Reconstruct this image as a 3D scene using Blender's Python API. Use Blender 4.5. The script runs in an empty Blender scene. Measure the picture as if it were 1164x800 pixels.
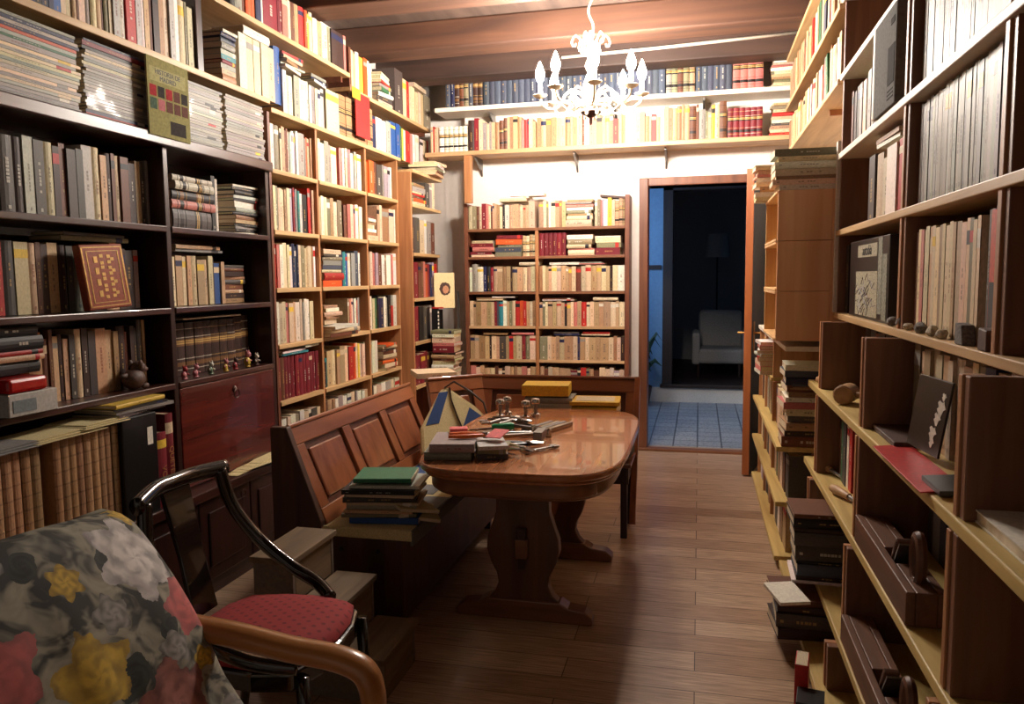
import bpy, bmesh, math, random
import numpy as np
from mathutils import Matrix, Vector
C = bpy.context.scene.collection
SC = bpy.context.scene
PI = math.pi
rnd = random.Random(7)

# ------------------------------------------------------------------ camera
F, CX, CY, EYE = 880.0, 582.0, 400.0, 1.42
def cam_axes(vp=(795.0, 314.0), r=0.0105):
    Y = np.array([vp[0]-CX, -(vp[1]-CY), F]); Y /= np.linalg.norm(Y)
    Z = np.array([-math.sin(r), math.cos(r), 0.0]); Z[2] = -(Z @ Y)/Y[2]; Z /= np.linalg.norm(Z)
    X = np.cross(Y, Z)
    if X[0] < 0: X = -X
    return np.array([X, Y, Z])
RM = cam_axes()
cam_d = bpy.data.cameras.new('camera'); cam = bpy.data.objects.new('camera', cam_d); C.objects.link(cam)
cam_d.sensor_fit = 'HORIZONTAL'; cam_d.sensor_width = 36.0; cam_d.lens = 36.0*F/1164.0; cam_d.clip_start = 0.02
mw = Matrix.Identity(4)
for i in range(3):
    mw[i][0] = RM[i][0]; mw[i][1] = RM[i][1]; mw[i][2] = -RM[i][2]
mw[2][3] = EYE
cam.matrix_world = mw
SC.camera = cam

# ------------------------------------------------------------------ light and exposure
SC.view_settings.view_transform = 'Standard'; SC.view_settings.look = 'None'
SC.view_settings.exposure = 0.1; SC.view_settings.gamma = 1.0; SC.view_settings.use_curve_mapping = False
BULB_STRENGTH = 800.0
BULB_COLOR = (1.0, 0.90, 0.795, 1.0)
w = bpy.data.worlds.new('world'); SC.world = w; w.use_nodes = True
w.node_tree.nodes['Background'].inputs[0].default_value = (0.9, 0.75, 0.62, 1)
w.node_tree.nodes['Background'].inputs[1].default_value = 0.22
def area(name, loc, rot, size, sizey, power, col):
    l = bpy.data.lights.new(name, 'AREA'); l.shape = 'RECTANGLE'; l.size = size; l.size_y = sizey; l.energy = power; l.color = col
    o = bpy.data.objects.new(name, l); o.location = loc; o.rotation_euler = rot; C.objects.link(o); return o
area('hall_daylight', (-1.15, 7.75, 1.9), (0, -PI/2, 0), 1.0, 1.2, 26.0, (0.42, 0.64, 1.0))
area('far_room_daylight', (-0.9, 10.6, 2.0), (0, -PI/2, 0), 0.6, 0.6, 0.12, (0.5, 0.65, 1.0))

# ------------------------------------------------------------------ pixel to place helpers (frame 1164 x 800)
def ray(x, y): return RM @ np.array([(x-CX)/F, -(y-CY)/F, 1.0])
def onX(x, y, X): d = ray(x, y); t = X/d[0]; return d*t + np.array([0, 0, EYE])
def onY(x, y, Y): d = ray(x, y); t = Y/d[1]; return d*t + np.array([0, 0, EYE])
def onZ(x, y, Z): d = ray(x, y); t = (Z-EYE)/d[2]; return d*t + np.array([0, 0, EYE])
def proj(P):
    c = RM.T @ (np.array(P, float) - np.array([0, 0, EYE]))
    if c[2] < 0.05: return None
    return np.array([CX+F*c[0]/c[2], CY-F*c[1]/c[2]])
def solve(f, px, lo, hi):
    up = f(hi) > f(lo)
    for _ in range(50):
        m = (lo+hi)/2
        if (f(m) < px) == up: lo = m
        else: hi = m
    return (lo+hi)/2
def yL(px, z, X): return solve(lambda v: proj((X, v, z))[0], px, 1.0, 9.0)
def xB(px, z, Y): return solve(lambda v: proj((v, Y, z))[0], px, -4.0, 3.0)
def yR(px, z, X): return solve(lambda v: proj((X, v, z))[0], px, 0.6, 9.0)

# ------------------------------------------------------------------ materials
def lin(c):
    return tuple(((v/255.0)/12.92 if v/255.0 <= 0.04045 else ((v/255.0+0.055)/1.055)**2.4) for v in c) + (1.0,)
def newmat(name, rough=0.6, metal=0.0, col=(128, 128, 128), spec=0.5, coat=0.0):
    m = bpy.data.materials.new(name); m.use_nodes = True
    b = m.node_tree.nodes['Principled BSDF']
    b.inputs['Base Color'].default_value = lin(col); b.inputs['Roughness'].default_value = rough; b.inputs['Metallic'].default_value = metal
    b.inputs['Specular IOR Level'].default_value = spec; b.inputs['Coat Weight'].default_value = coat
    return m
def nn(m, t, **k):
    n = m.node_tree.nodes.new(t)
    for a, v in k.items(): setattr(n, a, v)
    return n
def lk(m, a, b): m.node_tree.links.new(a, b)
def bsdf(m): return m.node_tree.nodes['Principled BSDF']
def ramp(m, stops):
    r = nn(m, 'ShaderNodeValToRGB'); e = r.color_ramp.elements
    e[0].position, e[0].color = stops[0]; e[1].position, e[1].color = stops[-1]
    for p, c in stops[1:-1]:
        x = e.new(p); x.color = c
    return r
def bump(m, src, strength=0.2, dist=0.01):
    b = nn(m, 'ShaderNodeBump'); b.inputs['Strength'].default_value = strength; b.inputs['Distance'].default_value = dist
    lk(m, src, b.inputs['Height']); lk(m, b.outputs[0], bsdf(m).inputs['Normal'])
def mapping(m, scale):
    tc = nn(m, 'ShaderNodeTexCoord'); mp = nn(m, 'ShaderNodeMapping'); mp.inputs['Scale'].default_value = scale
    lk(m, tc.outputs['Object'], mp.inputs['Vector']); return mp
def wood(name, c1, c2, axis='Z', scale=1.0, rough=0.5, coat=0.0, mid=None):
    """long grain along the given axis"""
    m = newmat(name, rough, coat=coat)
    s = [22.0*scale]*3; s['XYZ'.index(axis)] = 1.6*scale
    mp = mapping(m, s)
    n = nn(m, 'ShaderNodeTexNoise'); n.inputs['Scale'].default_value = 1.0; n.inputs['Detail'].default_value = 5.0; n.inputs['Distortion'].default_value = 0.6
    lk(m, mp.outputs[0], n.inputs['Vector'])
    st = [(0.30, lin(c1)), (0.72, lin(c2))] if mid is None else [(0.28, lin(c1)), (0.5, lin(mid)), (0.74, lin(c2))]
    r = ramp(m, st); lk(m, n.outputs[0], r.inputs[0]); lk(m, r.outputs[0], bsdf(m).inputs['Base Color'])
    bump(m, n.outputs[0], 0.08, 0.004)
    return m
def plain(name, col, rough=0.6, metal=0.0, var=0.08, spec=0.5, coat=0.0, scale=18.0):
    m = newmat(name, rough, metal, col, spec, coat)
    mp = mapping(m, (scale,)*3); n = nn(m, 'ShaderNodeTexNoise'); n.inputs['Detail'].default_value = 4.0
    lk(m, mp.outputs[0], n.inputs['Vector'])
    a = tuple(max(0, v*(1-var)) for v in col); b = tuple(min(255, v*(1+var)) for v in col)
    r = ramp(m, [(0.3, lin(a)), (0.7, lin(b))]); lk(m, n.outputs[0], r.inputs[0]); lk(m, r.outputs[0], bsdf(m).inputs['Base Color'])
    return m
def attr_mat(name, rough, coat=0.0, var=0.25, spec=0.4):
    m = newmat(name, rough, coat=coat, spec=spec)
    at = nn(m, 'ShaderNodeAttribute'); at.attribute_name = 'Col'
    mp = mapping(m, (40, 40, 14)); n = nn(m, 'ShaderNodeTexNoise'); n.inputs['Detail'].default_value = 5.0
    lk(m, mp.outputs[0], n.inputs['Vector'])
    r = ramp(m, [(0.3, (1-var, 1-var, 1-var*1.1, 1)), (0.6, (1, 1, 1, 1))]); lk(m, n.outputs[0], r.inputs[0])
    x = nn(m, 'ShaderNodeMixRGB'); x.blend_type = 'MULTIPLY'; x.inputs[0].default_value = 1.0
    lk(m, at.outputs['Color'], x.inputs[1]); lk(m, r.outputs[0], x.inputs[2]); lk(m, x.outputs[0], bsdf(m).inputs['Base Color'])
    return m
M = {}
M['cover'] = attr_mat('book_cover', 0.55)
M['plastic'] = attr_mat('plastic_sleeve', 0.5, coat=0.03, var=0.22, spec=0.3)
mp_ = M['pages'] = newmat('paper_pages', 0.85, col=(214, 198, 168))
_mp = mapping(mp_, (900, 3, 3)); _n = nn(mp_, 'ShaderNodeTexNoise'); lk(mp_, _mp.outputs[0], _n.inputs['Vector'])
_r = ramp(mp_, [(0.35, lin((176, 154, 120))), (0.65, lin((226, 212, 184)))]); lk(mp_, _n.outputs[0], _r.inputs[0]); lk(mp_, _r.outputs[0], bsdf(mp_).inputs['Base Color'])
M['dark_y'] = wood('dark_walnut_along', (38, 17, 14), (70, 33, 26), 'Y', rough=0.32, coat=0.3)
M['dark_z'] = wood('dark_walnut_upright', (34, 16, 13), (62, 30, 24), 'Z', rough=0.35, coat=0.2)
M['mahogany'] = wood('mahogany_front', (66, 20, 16), (104, 38, 28), 'Y', 0.8, rough=0.25, coat=0.5)
M['pine_y'] = wood('pine_shelf_along', (176, 138, 92), (214, 180, 130), 'Y', rough=0.5)
M['pine_x'] = wood('pine_shelf_across', (168, 132, 92), (206, 170, 126), 'X', rough=0.5)
M['pine_z'] = wood('pine_upright', (150, 98, 60), (188, 132, 86), 'Z', rough=0.5)
M['white_wood'] = plain('white_painted_wood', (226, 216, 200), 0.5, var=0.04)
M['brown_x'] = wood('brown_shelf_across', (108, 66, 42), (140, 92, 60), 'X', rough=0.5)
M['brown_z'] = wood('brown_upright', (96, 52, 36), (128, 76, 50), 'Z', rough=0.5)
M['brown_y'] = wood('brown_shelf_along', (108, 66, 42), (140, 92, 60), 'Y', rough=0.5)
M['yellow_pine'] = wood('yellow_pine_along', (178, 146, 84), (216, 188, 118), 'Y', rough=0.5)
M['crate'] = wood('crate_wood', (222, 164, 120), (240, 196, 150), 'Z', 0.6, rough=0.5)
M['crate_light'] = wood('crate_light_wood', (196, 150, 96), (226, 186, 130), 'Z', 0.6, rough=0.5)
M['panel_z'] = wood('bookcase_panel', (108, 68, 48), (136, 92, 66), 'Z', rough=0.45)
M['oak'] = wood('honey_oak_table', (146, 88, 54), (186, 122, 80), 'Y', 0.7, rough=0.2, coat=0.5, mid=(166, 104, 64))
M['oak_z'] = wood('honey_oak_upright_shaded', (84, 52, 36), (116, 74, 52), 'Z', 0.7, rough=0.35, coat=0.2)  # leg wood darkened, the shade under the tabletop is in the colour
M['oak_x'] = wood('honey_oak_across', (104, 64, 42), (140, 90, 60), 'X', 0.7, rough=0.3, coat=0.3)
M['bench_y'] = wood('bench_wood_along', (122, 70, 42), (160, 98, 62), 'Y', 0.8, rough=0.28, coat=0.3)
M['bench_z'] = wood('bench_wood_upright', (118, 66, 40), (156, 94, 60), 'Z', 0.8, rough=0.28, coat=0.3)
M['bench_x'] = wood('bench_wood_across', (110, 64, 42), (146, 90, 60), 'X', 0.8, rough=0.3, coat=0.3)
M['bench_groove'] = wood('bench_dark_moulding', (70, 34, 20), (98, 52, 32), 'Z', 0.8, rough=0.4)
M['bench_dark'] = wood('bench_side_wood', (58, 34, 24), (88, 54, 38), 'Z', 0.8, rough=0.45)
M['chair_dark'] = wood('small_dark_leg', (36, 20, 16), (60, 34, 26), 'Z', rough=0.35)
M['lacquer'] = plain('black_lacquered_wood', (24, 17, 15), 0.16, coat=0.7, var=0.15)
M['beam'] = wood('ceiling_beam', (56, 34, 24), (100, 66, 46), 'X', 0.42, rough=0.7, mid=(80, 50, 34))
M['beam_dark'] = wood('wall_beam_dark', (44, 28, 22), (82, 56, 44), 'X', 0.42, rough=0.65)
M['ceil'] = wood('ceiling_boards_dark', (58, 44, 38), (88, 70, 60), 'Y', 0.5, rough=0.7)
M['armwood'] = wood('beech_arm', (146, 92, 48), (182, 122, 68), 'X', 0.5, rough=0.3, coat=0.3)
M['stool_wood'] = wood('grey_pine_step', (92, 74, 54), (136, 112, 84), 'Y', 0.8, rough=0.7)
M['stool_side'] = plain('pale_painted_side', (112, 98, 86), 0.7)
M['plane_wood'] = wood('old_plane_beech', (84, 52, 36), (120, 78, 54), 'Y', 0.8, rough=0.5)
M['door_wood'] = wood('orange_pine_door', (140, 76, 40), (184, 110, 62), 'Z', 0.6, rough=0.4)
M['frame_wood'] = wood('brown_door_frame', (92, 52, 34), (136, 84, 56), 'Z', 0.7, rough=0.45)
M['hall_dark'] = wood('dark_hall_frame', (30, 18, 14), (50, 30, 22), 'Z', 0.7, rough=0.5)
M['wall'] = plain('white_plaster', (226, 218, 210), 0.9, var=0.015, scale=6)
M['hall_wall'] = plain('blue_hall_paint', (116, 150, 180), 0.9, var=0.03, scale=6)
M['iron'] = plain('white_painted_iron', (220, 205, 180), 0.35, var=0.05)
M['bronze'] = plain('dark_bronze', (70, 44, 34), 0.4, 0.4)
M['candle'] = plain('white_candle_sleeve', (240, 230, 210), 0.5, var=0.02)
M['brass'] = plain('aged_brass', (170, 120, 60), 0.35, 0.8)
M['chrome'] = plain('polished_chrome', (190, 188, 184), 0.15, 1.0, var=0.04)
M['steel'] = plain('dull_steel', (130, 126, 122), 0.35, 0.8)
M['black'] = plain('black_plastic', (22, 20, 20), 0.35)
M['handle_green'] = plain('green_handle', (30, 140, 90), 0.35)
M['handle_orange'] = plain('orange_handle', (226, 110, 40), 0.4)
M['handle_wood'] = wood('turned_handle_wood', (150, 110, 74), (188, 148, 104), 'Y', rough=0.5)
M['pink_paper'] = plain('pink_paper', (214, 96, 96), 0.7)
M['red_paper'] = plain('bright_red_card', (190, 38, 36), 0.5)
M['white_paper'] = plain('white_paper', (226, 218, 202), 0.8, var=0.05)
M['yellow_card'] = plain('yellow_card', (206, 166, 40), 0.55)
M['grey_card'] = plain('grey_card', (136, 134, 132), 0.6)
M['ink'] = plain('black_ink', (26, 22, 22), 0.6)
M['gold'] = plain('gold_stamping', (190, 150, 90), 0.35, 0.6)
M['cream_cloth'] = plain('cream_canvas', (206, 190, 142), 0.9, var=0.12, scale=60)
M['blue_cloth'] = plain('blue_patch_cloth', (46, 70, 118), 0.9, var=0.12, scale=60)
M['grey_cloth'] = plain('grey_patch_cloth', (104, 104, 104), 0.9, var=0.12, scale=60)
M['stone'] = plain('grey_stone', (104, 98, 92), 0.85, var=0.25, scale=30)
M['stone_pale'] = plain('pale_stone', (164, 152, 132), 0.85, var=0.2, scale=30)
M['clay'] = plain('brown_clay', (74, 48, 38), 0.6, var=0.2)
M['sofa'] = plain('grey_upholstery', (150, 146, 140), 0.9)
M['leaf'] = plain('dark_green_leaf', (36, 62, 40), 0.5)
M['red_toy'] = plain('red_toy_paint', (150, 40, 48), 0.4)
M['pink_toy'] = plain('pink_toy_paint', (176, 110, 116), 0.4)
M['white_toy'] = plain('white_toy_paint', (190, 186, 172), 0.4)
M['green_toy'] = plain('green_toy_paint', (86, 106, 84), 0.4)
M['yellow_toy'] = plain('yellow_toy_paint', (188, 158, 60), 0.4)

M['print_red'] = plain('printed_red_square', (150, 52, 56), 0.9, spec=0.1)
M['print_pink'] = plain('printed_pink_square', (168, 104, 108), 0.9, spec=0.1)
M['print_dark'] = plain('printed_dark_square', (58, 54, 52), 0.9, spec=0.1)
M['print_brown'] = plain('printed_brown_square', (96, 66, 60), 0.9, spec=0.1)
M['print_green'] = plain('printed_green_square', (74, 92, 78), 0.9, spec=0.1)
def mat_bulb():
    m = bpy.data.materials.new('glowing_bulb_glass'); m.use_nodes = True
    nt = m.node_tree; nt.nodes.clear()
    e = nt.nodes.new('ShaderNodeEmission'); e.inputs[0].default_value = BULB_COLOR; e.inputs[1].default_value = BULB_STRENGTH
    o = nt.nodes.new('ShaderNodeOutputMaterial'); nt.links.new(e.outputs[0], o.inputs[0]); return m
M['bulb'] = mat_bulb()

def mat_floor():
    m = newmat('laminate_planks', 0.32, coat=0.1)
    mp = mapping(m, (1, 1, 1))
    br = nn(m, 'ShaderNodeTexBrick'); br.offset = 0.37; br.inputs['Scale'].default_value = 1.0
    br.inputs['Brick Width'].default_value = 1.25; br.inputs['Row Height'].default_value = 0.145; br.inputs['Mortar Size'].default_value = 0.0018
    br.inputs['Color1'].default_value = lin((186, 152, 124)); br.inputs['Color2'].default_value = lin((222, 192, 162)); br.inputs['Mortar'].default_value = lin((78, 54, 40))
    lk(m, mp.outputs[0], br.inputs['Vector'])
    mp2 = mapping(m, (1.4, 26, 1)); n = nn(m, 'ShaderNodeTexNoise'); n.inputs['Detail'].default_value = 6.0; n.inputs['Distortion'].default_value = 0.4
    lk(m, mp2.outputs[0], n.inputs['Vector'])
    r = ramp(m, [(0.34, (0.42, 0.39, 0.37, 1)), (0.7, (1.0, 1.0, 1.0, 1))]); lk(m, n.outputs[0], r.inputs[0])
    x = nn(m, 'ShaderNodeMixRGB'); x.blend_type = 'MULTIPLY'; x.inputs[0].default_value = 0.85
    lk(m, br.outputs['Color'], x.inputs[1]); lk(m, r.outputs[0], x.inputs[2]); lk(m, x.outputs[0], bsdf(m).inputs['Base Color'])
    bump(m, n.outputs[0], 0.05, 0.003); return m
M['floor'] = mat_floor()
def mat_tile():
    m = newmat('patterned_hall_tiles', 0.4)
    mp = mapping(m, (1, 1, 1))
    ck = nn(m, 'ShaderNodeTexBrick'); ck.offset = 0.0; ck.inputs['Brick Width'].default_value = 0.2; ck.inputs['Row Height'].default_value = 0.2
    ck.inputs['Mortar Size'].default_value = 0.006; ck.inputs['Scale'].default_value = 1.0
    ck.inputs['Color1'].default_value = lin((170, 172, 172)); ck.inputs['Color2'].default_value = lin((150, 154, 158)); ck.inputs['Mortar'].default_value = lin((80, 84, 90))
    lk(m, mp.outputs[0], ck.inputs['Vector'])
    mp2 = mapping(m, (10, 10, 10)); v = nn(m, 'ShaderNodeTexVoronoi'); lk(m, mp2.outputs[0], v.inputs['Vector'])
    r = ramp(m, [(0.25, (0.45, 0.47, 0.5, 1)), (0.5, (1, 1, 1, 1))]); lk(m, v.outputs['Distance'], r.inputs[0])
    x = nn(m, 'ShaderNodeMixRGB'); x.blend_type = 'MULTIPLY'; x.inputs[0].default_value = 0.8
    lk(m, ck.outputs['Color'], x.inputs[1]); lk(m, r.outputs[0], x.inputs[2]); lk(m, x.outputs[0], bsdf(m).inputs['Base Color']); return m
M['tile'] = mat_tile()
def mat_red_seat():
    m = newmat('red_dotted_upholstery', 0.85)
    mp = mapping(m, (34, 34, 0.01)); mp.inputs['Rotation'].default_value = (0, 0, 0.6)
    v = nn(m, 'ShaderNodeTexVoronoi'); v.inputs['Randomness'].default_value = 0.0; v.inputs['Scale'].default_value = 1.0
    lk(m, mp.outputs[0], v.inputs['Vector'])
    r = ramp(m, [(0.14, lin((116, 30, 34))), (0.26, lin((156, 44, 46)))]); lk(m, v.outputs['Distance'], r.inputs[0])
    lk(m, r.outputs[0], bsdf(m).inputs['Base Color']); return m
M['red_seat'] = mat_red_seat()

def mat_floral():
    """grey-green cloth printed with big roses: each flower is a ruffled disc in cloth coordinates (along the back, up the back)"""
    m = newmat('floral_printed_cloth', 0.8)
    tc = nn(m, 'ShaderNodeTexCoord'); uv = tc.outputs['UV']
    ng = bpy.data.node_groups.new('printed_flower', 'ShaderNodeTree')
    I = ng.interface
    for nm, ty in (('UV', 'NodeSocketVector'), ('Base', 'NodeSocketColor'), ('Center', 'NodeSocketVector'), ('Radius', 'NodeSocketFloat'), ('Inner', 'NodeSocketColor'), ('Outer', 'NodeSocketColor'), ('Petals', 'NodeSocketFloat')):
        I.new_socket(nm, in_out='INPUT', socket_type=ty)
    I.new_socket('Color', in_out='OUTPUT', socket_type='NodeSocketColor')
    N = ng.nodes; L = ng.links
    gi = N.new('NodeGroupInput'); go = N.new('NodeGroupOutput')
    def mt(op, a, b=None):
        n = N.new('ShaderNodeMath'); n.operation = op
        for i, v in enumerate((a, b)):
            if v is None: continue
            if isinstance(v, (int, float)): n.inputs[i].default_value = v
            else: L.new(v, n.inputs[i])
        return n.outputs[0]
    s = N.new('ShaderNodeVectorMath'); s.operation = 'SUBTRACT'; L.new(gi.outputs['UV'], s.inputs[0]); L.new(gi.outputs['Center'], s.inputs[1])
    nz = N.new('ShaderNodeTexNoise'); nz.inputs['Scale'].default_value = 26.0; nz.inputs['Detail'].default_value = 3.0; L.new(gi.outputs['UV'], nz.inputs['Vector'])
    ln = N.new('ShaderNodeVectorMath'); ln.operation = 'LENGTH'; L.new(s.outputs[0], ln.inputs[0])
    sp = N.new('ShaderNodeSeparateXYZ'); L.new(s.outputs[0], sp.inputs[0])
    th = mt('ARCTAN2', sp.outputs[1], sp.outputs[0])
    r = mt('DIVIDE', ln.outputs['Value'], gi.outputs['Radius'])
    r = mt('ADD', r, mt('MULTIPLY', mt('SUBTRACT', nz.outputs[0], 0.5), 0.5))
    edge = mt('ADD', 0.84, mt('MULTIPLY', mt('SINE', mt('MULTIPLY', th, gi.outputs['Petals'])), 0.16))
    mask = mt('LESS_THAN', r, edge)
    swirl = mt('SINE', mt('ADD', mt('MULTIPLY', r, 17.0), mt('MULTIPLY', th, 2.0)))
    swirl2 = mt('MULTIPLY', mt('SINE', mt('ADD', mt('MULTIPLY', th, gi.outputs['Petals']), mt('MULTIPLY', r, 5.0))), 0.2)
    fac = mt('ADD', mt('MULTIPLY', r, 0.75), mt('ADD', mt('MULTIPLY', swirl, 0.2), swirl2))
    cl = N.new('ShaderNodeClamp'); L.new(fac, cl.inputs[0])
    mx = N.new('ShaderNodeMixRGB'); L.new(cl.outputs[0], mx.inputs[0]); L.new(gi.outputs['Inner'], mx.inputs[1]); L.new(gi.outputs['Outer'], mx.inputs[2])
    mo = N.new('ShaderNodeMixRGB'); L.new(mask, mo.inputs[0]); L.new(gi.outputs['Base'], mo.inputs[1]); L.new(mx.outputs[0], mo.inputs[2]); L.new(mo.outputs[0], go.inputs[0])
    # ground: grey-green with dark blurred leaves
    def sc(v):
        p = nn(m, 'ShaderNodeMapping'); p.inputs['Scale'].default_value = v; lk(m, uv, p.inputs['Vector']); return p.outputs[0]
    n1 = nn(m, 'ShaderNodeTexNoise'); n1.inputs['Scale'].default_value = 9.0; n1.inputs['Detail'].default_value = 2.0; n1.inputs['Distortion'].default_value = 1.4; lk(m, sc((1, 1, 1)), n1.inputs['Vector'])
    g = ramp(m, [(0.40, lin((58, 58, 54))), (0.47, lin((104, 102, 92))), (0.55, lin((142, 138, 122))), (0.7, lin((164, 158, 140)))])
    lk(m, n1.outputs[0], g.inputs[0]); cur = g.outputs[0]
    DK = ((40, 42, 40), (62, 66, 60)); WH = ((232, 226, 222), (128, 122, 122)); PK = ((208, 110, 108), (150, 88, 86)); YE = ((214, 178, 70), (132, 108, 52)); RO = ((170, 110, 100), (96, 58, 54)); GY = ((160, 156, 150), (90, 88, 86))
    fl = [((.12, .62), .07, DK, 2), ((.30, .30), .09, DK, 2), ((.47, .88), .05, DK, 2), ((.60, .45), .08, DK, 2), ((.80, .55), .05, DK, 2), ((.63, .66), .07, GY, 5), ((.79, .47), .07, GY, 5),
          ((.55, .10), .10, DK, 2), ((.14, .18), .08, DK, 3), ((.72, .82), .05, DK, 2), ((.95, .62), .05, DK, 2), ((.20, .90), .05, GY, 5), ((.40, .93), .05, GY, 4),
          ((.27, .66), .13, PK, 5), ((.16, .84), .10, RO, 4), ((.50, .52), .135, YE, 5), ((.83, .80), .16, WH, 6), ((.93, .58), .12, PK, 5), ((.72, .30), .16, RO, 5),
          ((.34, .20), .15, WH, 6), ((.05, .38), .12, RO, 5), ((.55, .80), .06, YE, 6), ((.90, .38), .05, YE, 5), ((.95, .95), .06, YE, 5), ((.92, .12), .10, GY, 5), ((.02, .92), .05, YE, 5), ((.64, .05), .10, PK, 5), ((.10, .02), .11, WH, 6)]
    for c, R, (a, b), p in fl:
        q = nn(m, 'ShaderNodeGroup'); q.node_tree = ng
        lk(m, uv, q.inputs['UV']); lk(m, cur, q.inputs['Base']); q.inputs['Center'].default_value = (c[0], c[1], 0); q.inputs['Radius'].default_value = R
        q.inputs['Inner'].default_value = lin(a); q.inputs['Outer'].default_value = lin(b); q.inputs['Petals'].default_value = float(p); cur = q.outputs[0]
    lk(m, cur, bsdf(m).inputs['Base Color'])
    n2 = nn(m, 'ShaderNodeTexNoise'); n2.inputs['Scale'].default_value = 14.0; lk(m, uv, n2.inputs['Vector']); bump(m, n2.outputs[0], 0.15, 0.01)
    return m
M['floral'] = mat_floral()

# ------------------------------------------------------------------ mesh helpers
class MB:
    def __init__(s): s.v = []; s.f = []; s.c = []; s.sm = False
    def add(s, vs, fs, col=None):
        o = len(s.v); s.v += [tuple(map(float, p)) for p in vs]
        for f in fs: s.f.append([i+o for i in f]); s.c.append(col)
        return s
    def box(s, x0, x1, y0, y1, z0, z1, col=None):
        x0, x1 = sorted((x0, x1)); y0, y1 = sorted((y0, y1)); z0, z1 = sorted((z0, z1))
        v = [(x0, y0, z0), (x1, y0, z0), (x1, y1, z0), (x0, y1, z0), (x0, y0, z1), (x1, y0, z1), (x1, y1, z1), (x0, y1, z1)]
        return s.add(v, [(3, 2, 1, 0), (4, 5, 6, 7), (0, 1, 5, 4), (1, 2, 6, 5), (2, 3, 7, 6), (3, 0, 4, 7)], col)
    def frame(s, o, U, V, N, u0, u1, v0, v1, n0, n1, col=None):
        """box in the frame (o; U, V, N)"""
        o, U, V, N = (np.array(a, float) for a in (o, U, V, N))
        P = lambda a, b, c: o+U*a+V*b+N*c
        v = [P(u0, v0, n0), P(u1, v0, n0), P(u1, v1, n0), P(u0, v1, n0), P(u0, v0, n1), P(u1, v0, n1), P(u1, v1, n1), P(u0, v1, n1)]
        fs = [(3, 2, 1, 0), (4, 5, 6, 7), (0, 1, 5, 4), (1, 2, 6, 5), (2, 3, 7, 6), (3, 0, 4, 7)]
        if np.dot(np.cross(U, V), N) < 0: fs = [f[::-1] for f in fs]
        return s.add(v, fs, col)
    def prism(s, poly, o, U, V, N, n0, n1):
        """polygon in the plane (U, V) pushed along N"""
        o, U, V, N = (np.array(a, float) for a in (o, U, V, N)); k = len(poly)
        a = [o+U*p[0]+V*p[1]+N*n0 for p in poly]; b = [o+U*p[0]+V*p[1]+N*n1 for p in poly]
        fs = [list(range(k))[::-1], list(range(k, 2*k))]+[(i, (i+1) % k, k+(i+1) % k, k+i) for i in range(k)]
        ar = sum(poly[i][0]*poly[(i+1) % k][1]-poly[(i+1) % k][0]*poly[i][1] for i in range(k))
        if ar*np.dot(np.cross(U, V), N) < 0: fs = [list(f)[::-1] for f in fs]
        return s.add(a+b, fs)
    def tube(s, pts, r, n=10, close=False, flat=1.0, up=None):
        pts = [np.array(p, float) for p in pts]; k = len(pts)
        rs = r if isinstance(r, (list, tuple)) else [r]*k
        rings = []; prev = None
        for i, p in enumerate(pts):
            if close: t = pts[(i+1) % k]-pts[(i-1) % k]
            else: t = pts[min(i+1, k-1)]-pts[max(i-1, 0)]
            t = t/(np.linalg.norm(t)+1e-9)
            if prev is None:
                a = np.array(up, float) if up is not None else (np.array([0, 0, 1.0]) if abs(t[2]) < 0.9 else np.array([1.0, 0, 0]))
            else: a = prev
            a = a-t*np.dot(a, t); a /= (np.linalg.norm(a)+1e-9); prev = a; b = np.cross(t, a)
            rings.append([p+rs[i]*(a*math.cos(q)+b*math.sin(q)*flat) for q in [2*PI*j/n for j in range(n)]])
        vs = [q for ring in rings for q in ring]; fs = []
        for i in range(k if close else k-1):
            i2 = (i+1) % k
            for j in range(n): fs.append((i*n+j, i*n+(j+1) % n, i2*n+(j+1) % n, i2*n+j))
        if not close: fs += [list(range(n))[::-1], [(k-1)*n+j for j in range(n)]]
        return s.add(vs, fs)
    def lathe(s, prof, c=(0, 0, 0), n=16, A=(0, 0, 1), col=None):
        A = np.array(A, float); A /= np.linalg.norm(A); t = np.array([1.0, 0, 0]) if abs(A[0]) < 0.9 else np.array([0, 1.0, 0])
        U = np.cross(A, t); U /= np.linalg.norm(U); W = np.cross(A, U); c = np.array(c, float); k = len(prof)
        vs = [c+A*z+r*(U*math.cos(2*PI*j/n)+W*math.sin(2*PI*j/n)) for r, z in prof for j in range(n)]
        fs = [(i*n+j, i*n+(j+1) % n, (i+1)*n+(j+1) % n, (i+1)*n+j) for i in range(k-1) for j in range(n)]
        fs += [list(range(n))[::-1], [(k-1)*n+j for j in range(n)]]
        return s.add(vs, fs, col)
    def blob(s, c, r, n=10, seed=0, jag=0.0):
        rr = random.Random(seed); c = np.array(c, float); r = np.array(r if isinstance(r, (tuple, list)) else (r,)*3, float)
        m = n//2+1; vs = []; fs = []
        for i in range(1, m):
            for j in range(n):
                a = PI*i/m; b = 2*PI*j/n; k = 1+rr.uniform(-jag, jag)
                vs.append(c+k*r*np.array([math.sin(a)*math.cos(b), math.sin(a)*math.sin(b), math.cos(a)]))
        top = len(vs); vs += [c+r*np.array([0, 0, 1.0]), c-r*np.array([0, 0, 1.0])]
        for i in range(m-2):
            for j in range(n): fs.append((i*n+j, (i+1)*n+j, (i+1)*n+(j+1) % n, i*n+(j+1) % n))
        for j in range(n): fs.append((top, j, (j+1) % n)); fs.append((top+1, (m-2)*n+(j+1) % n, (m-2)*n+j))
        return s.add(vs, fs)
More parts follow.
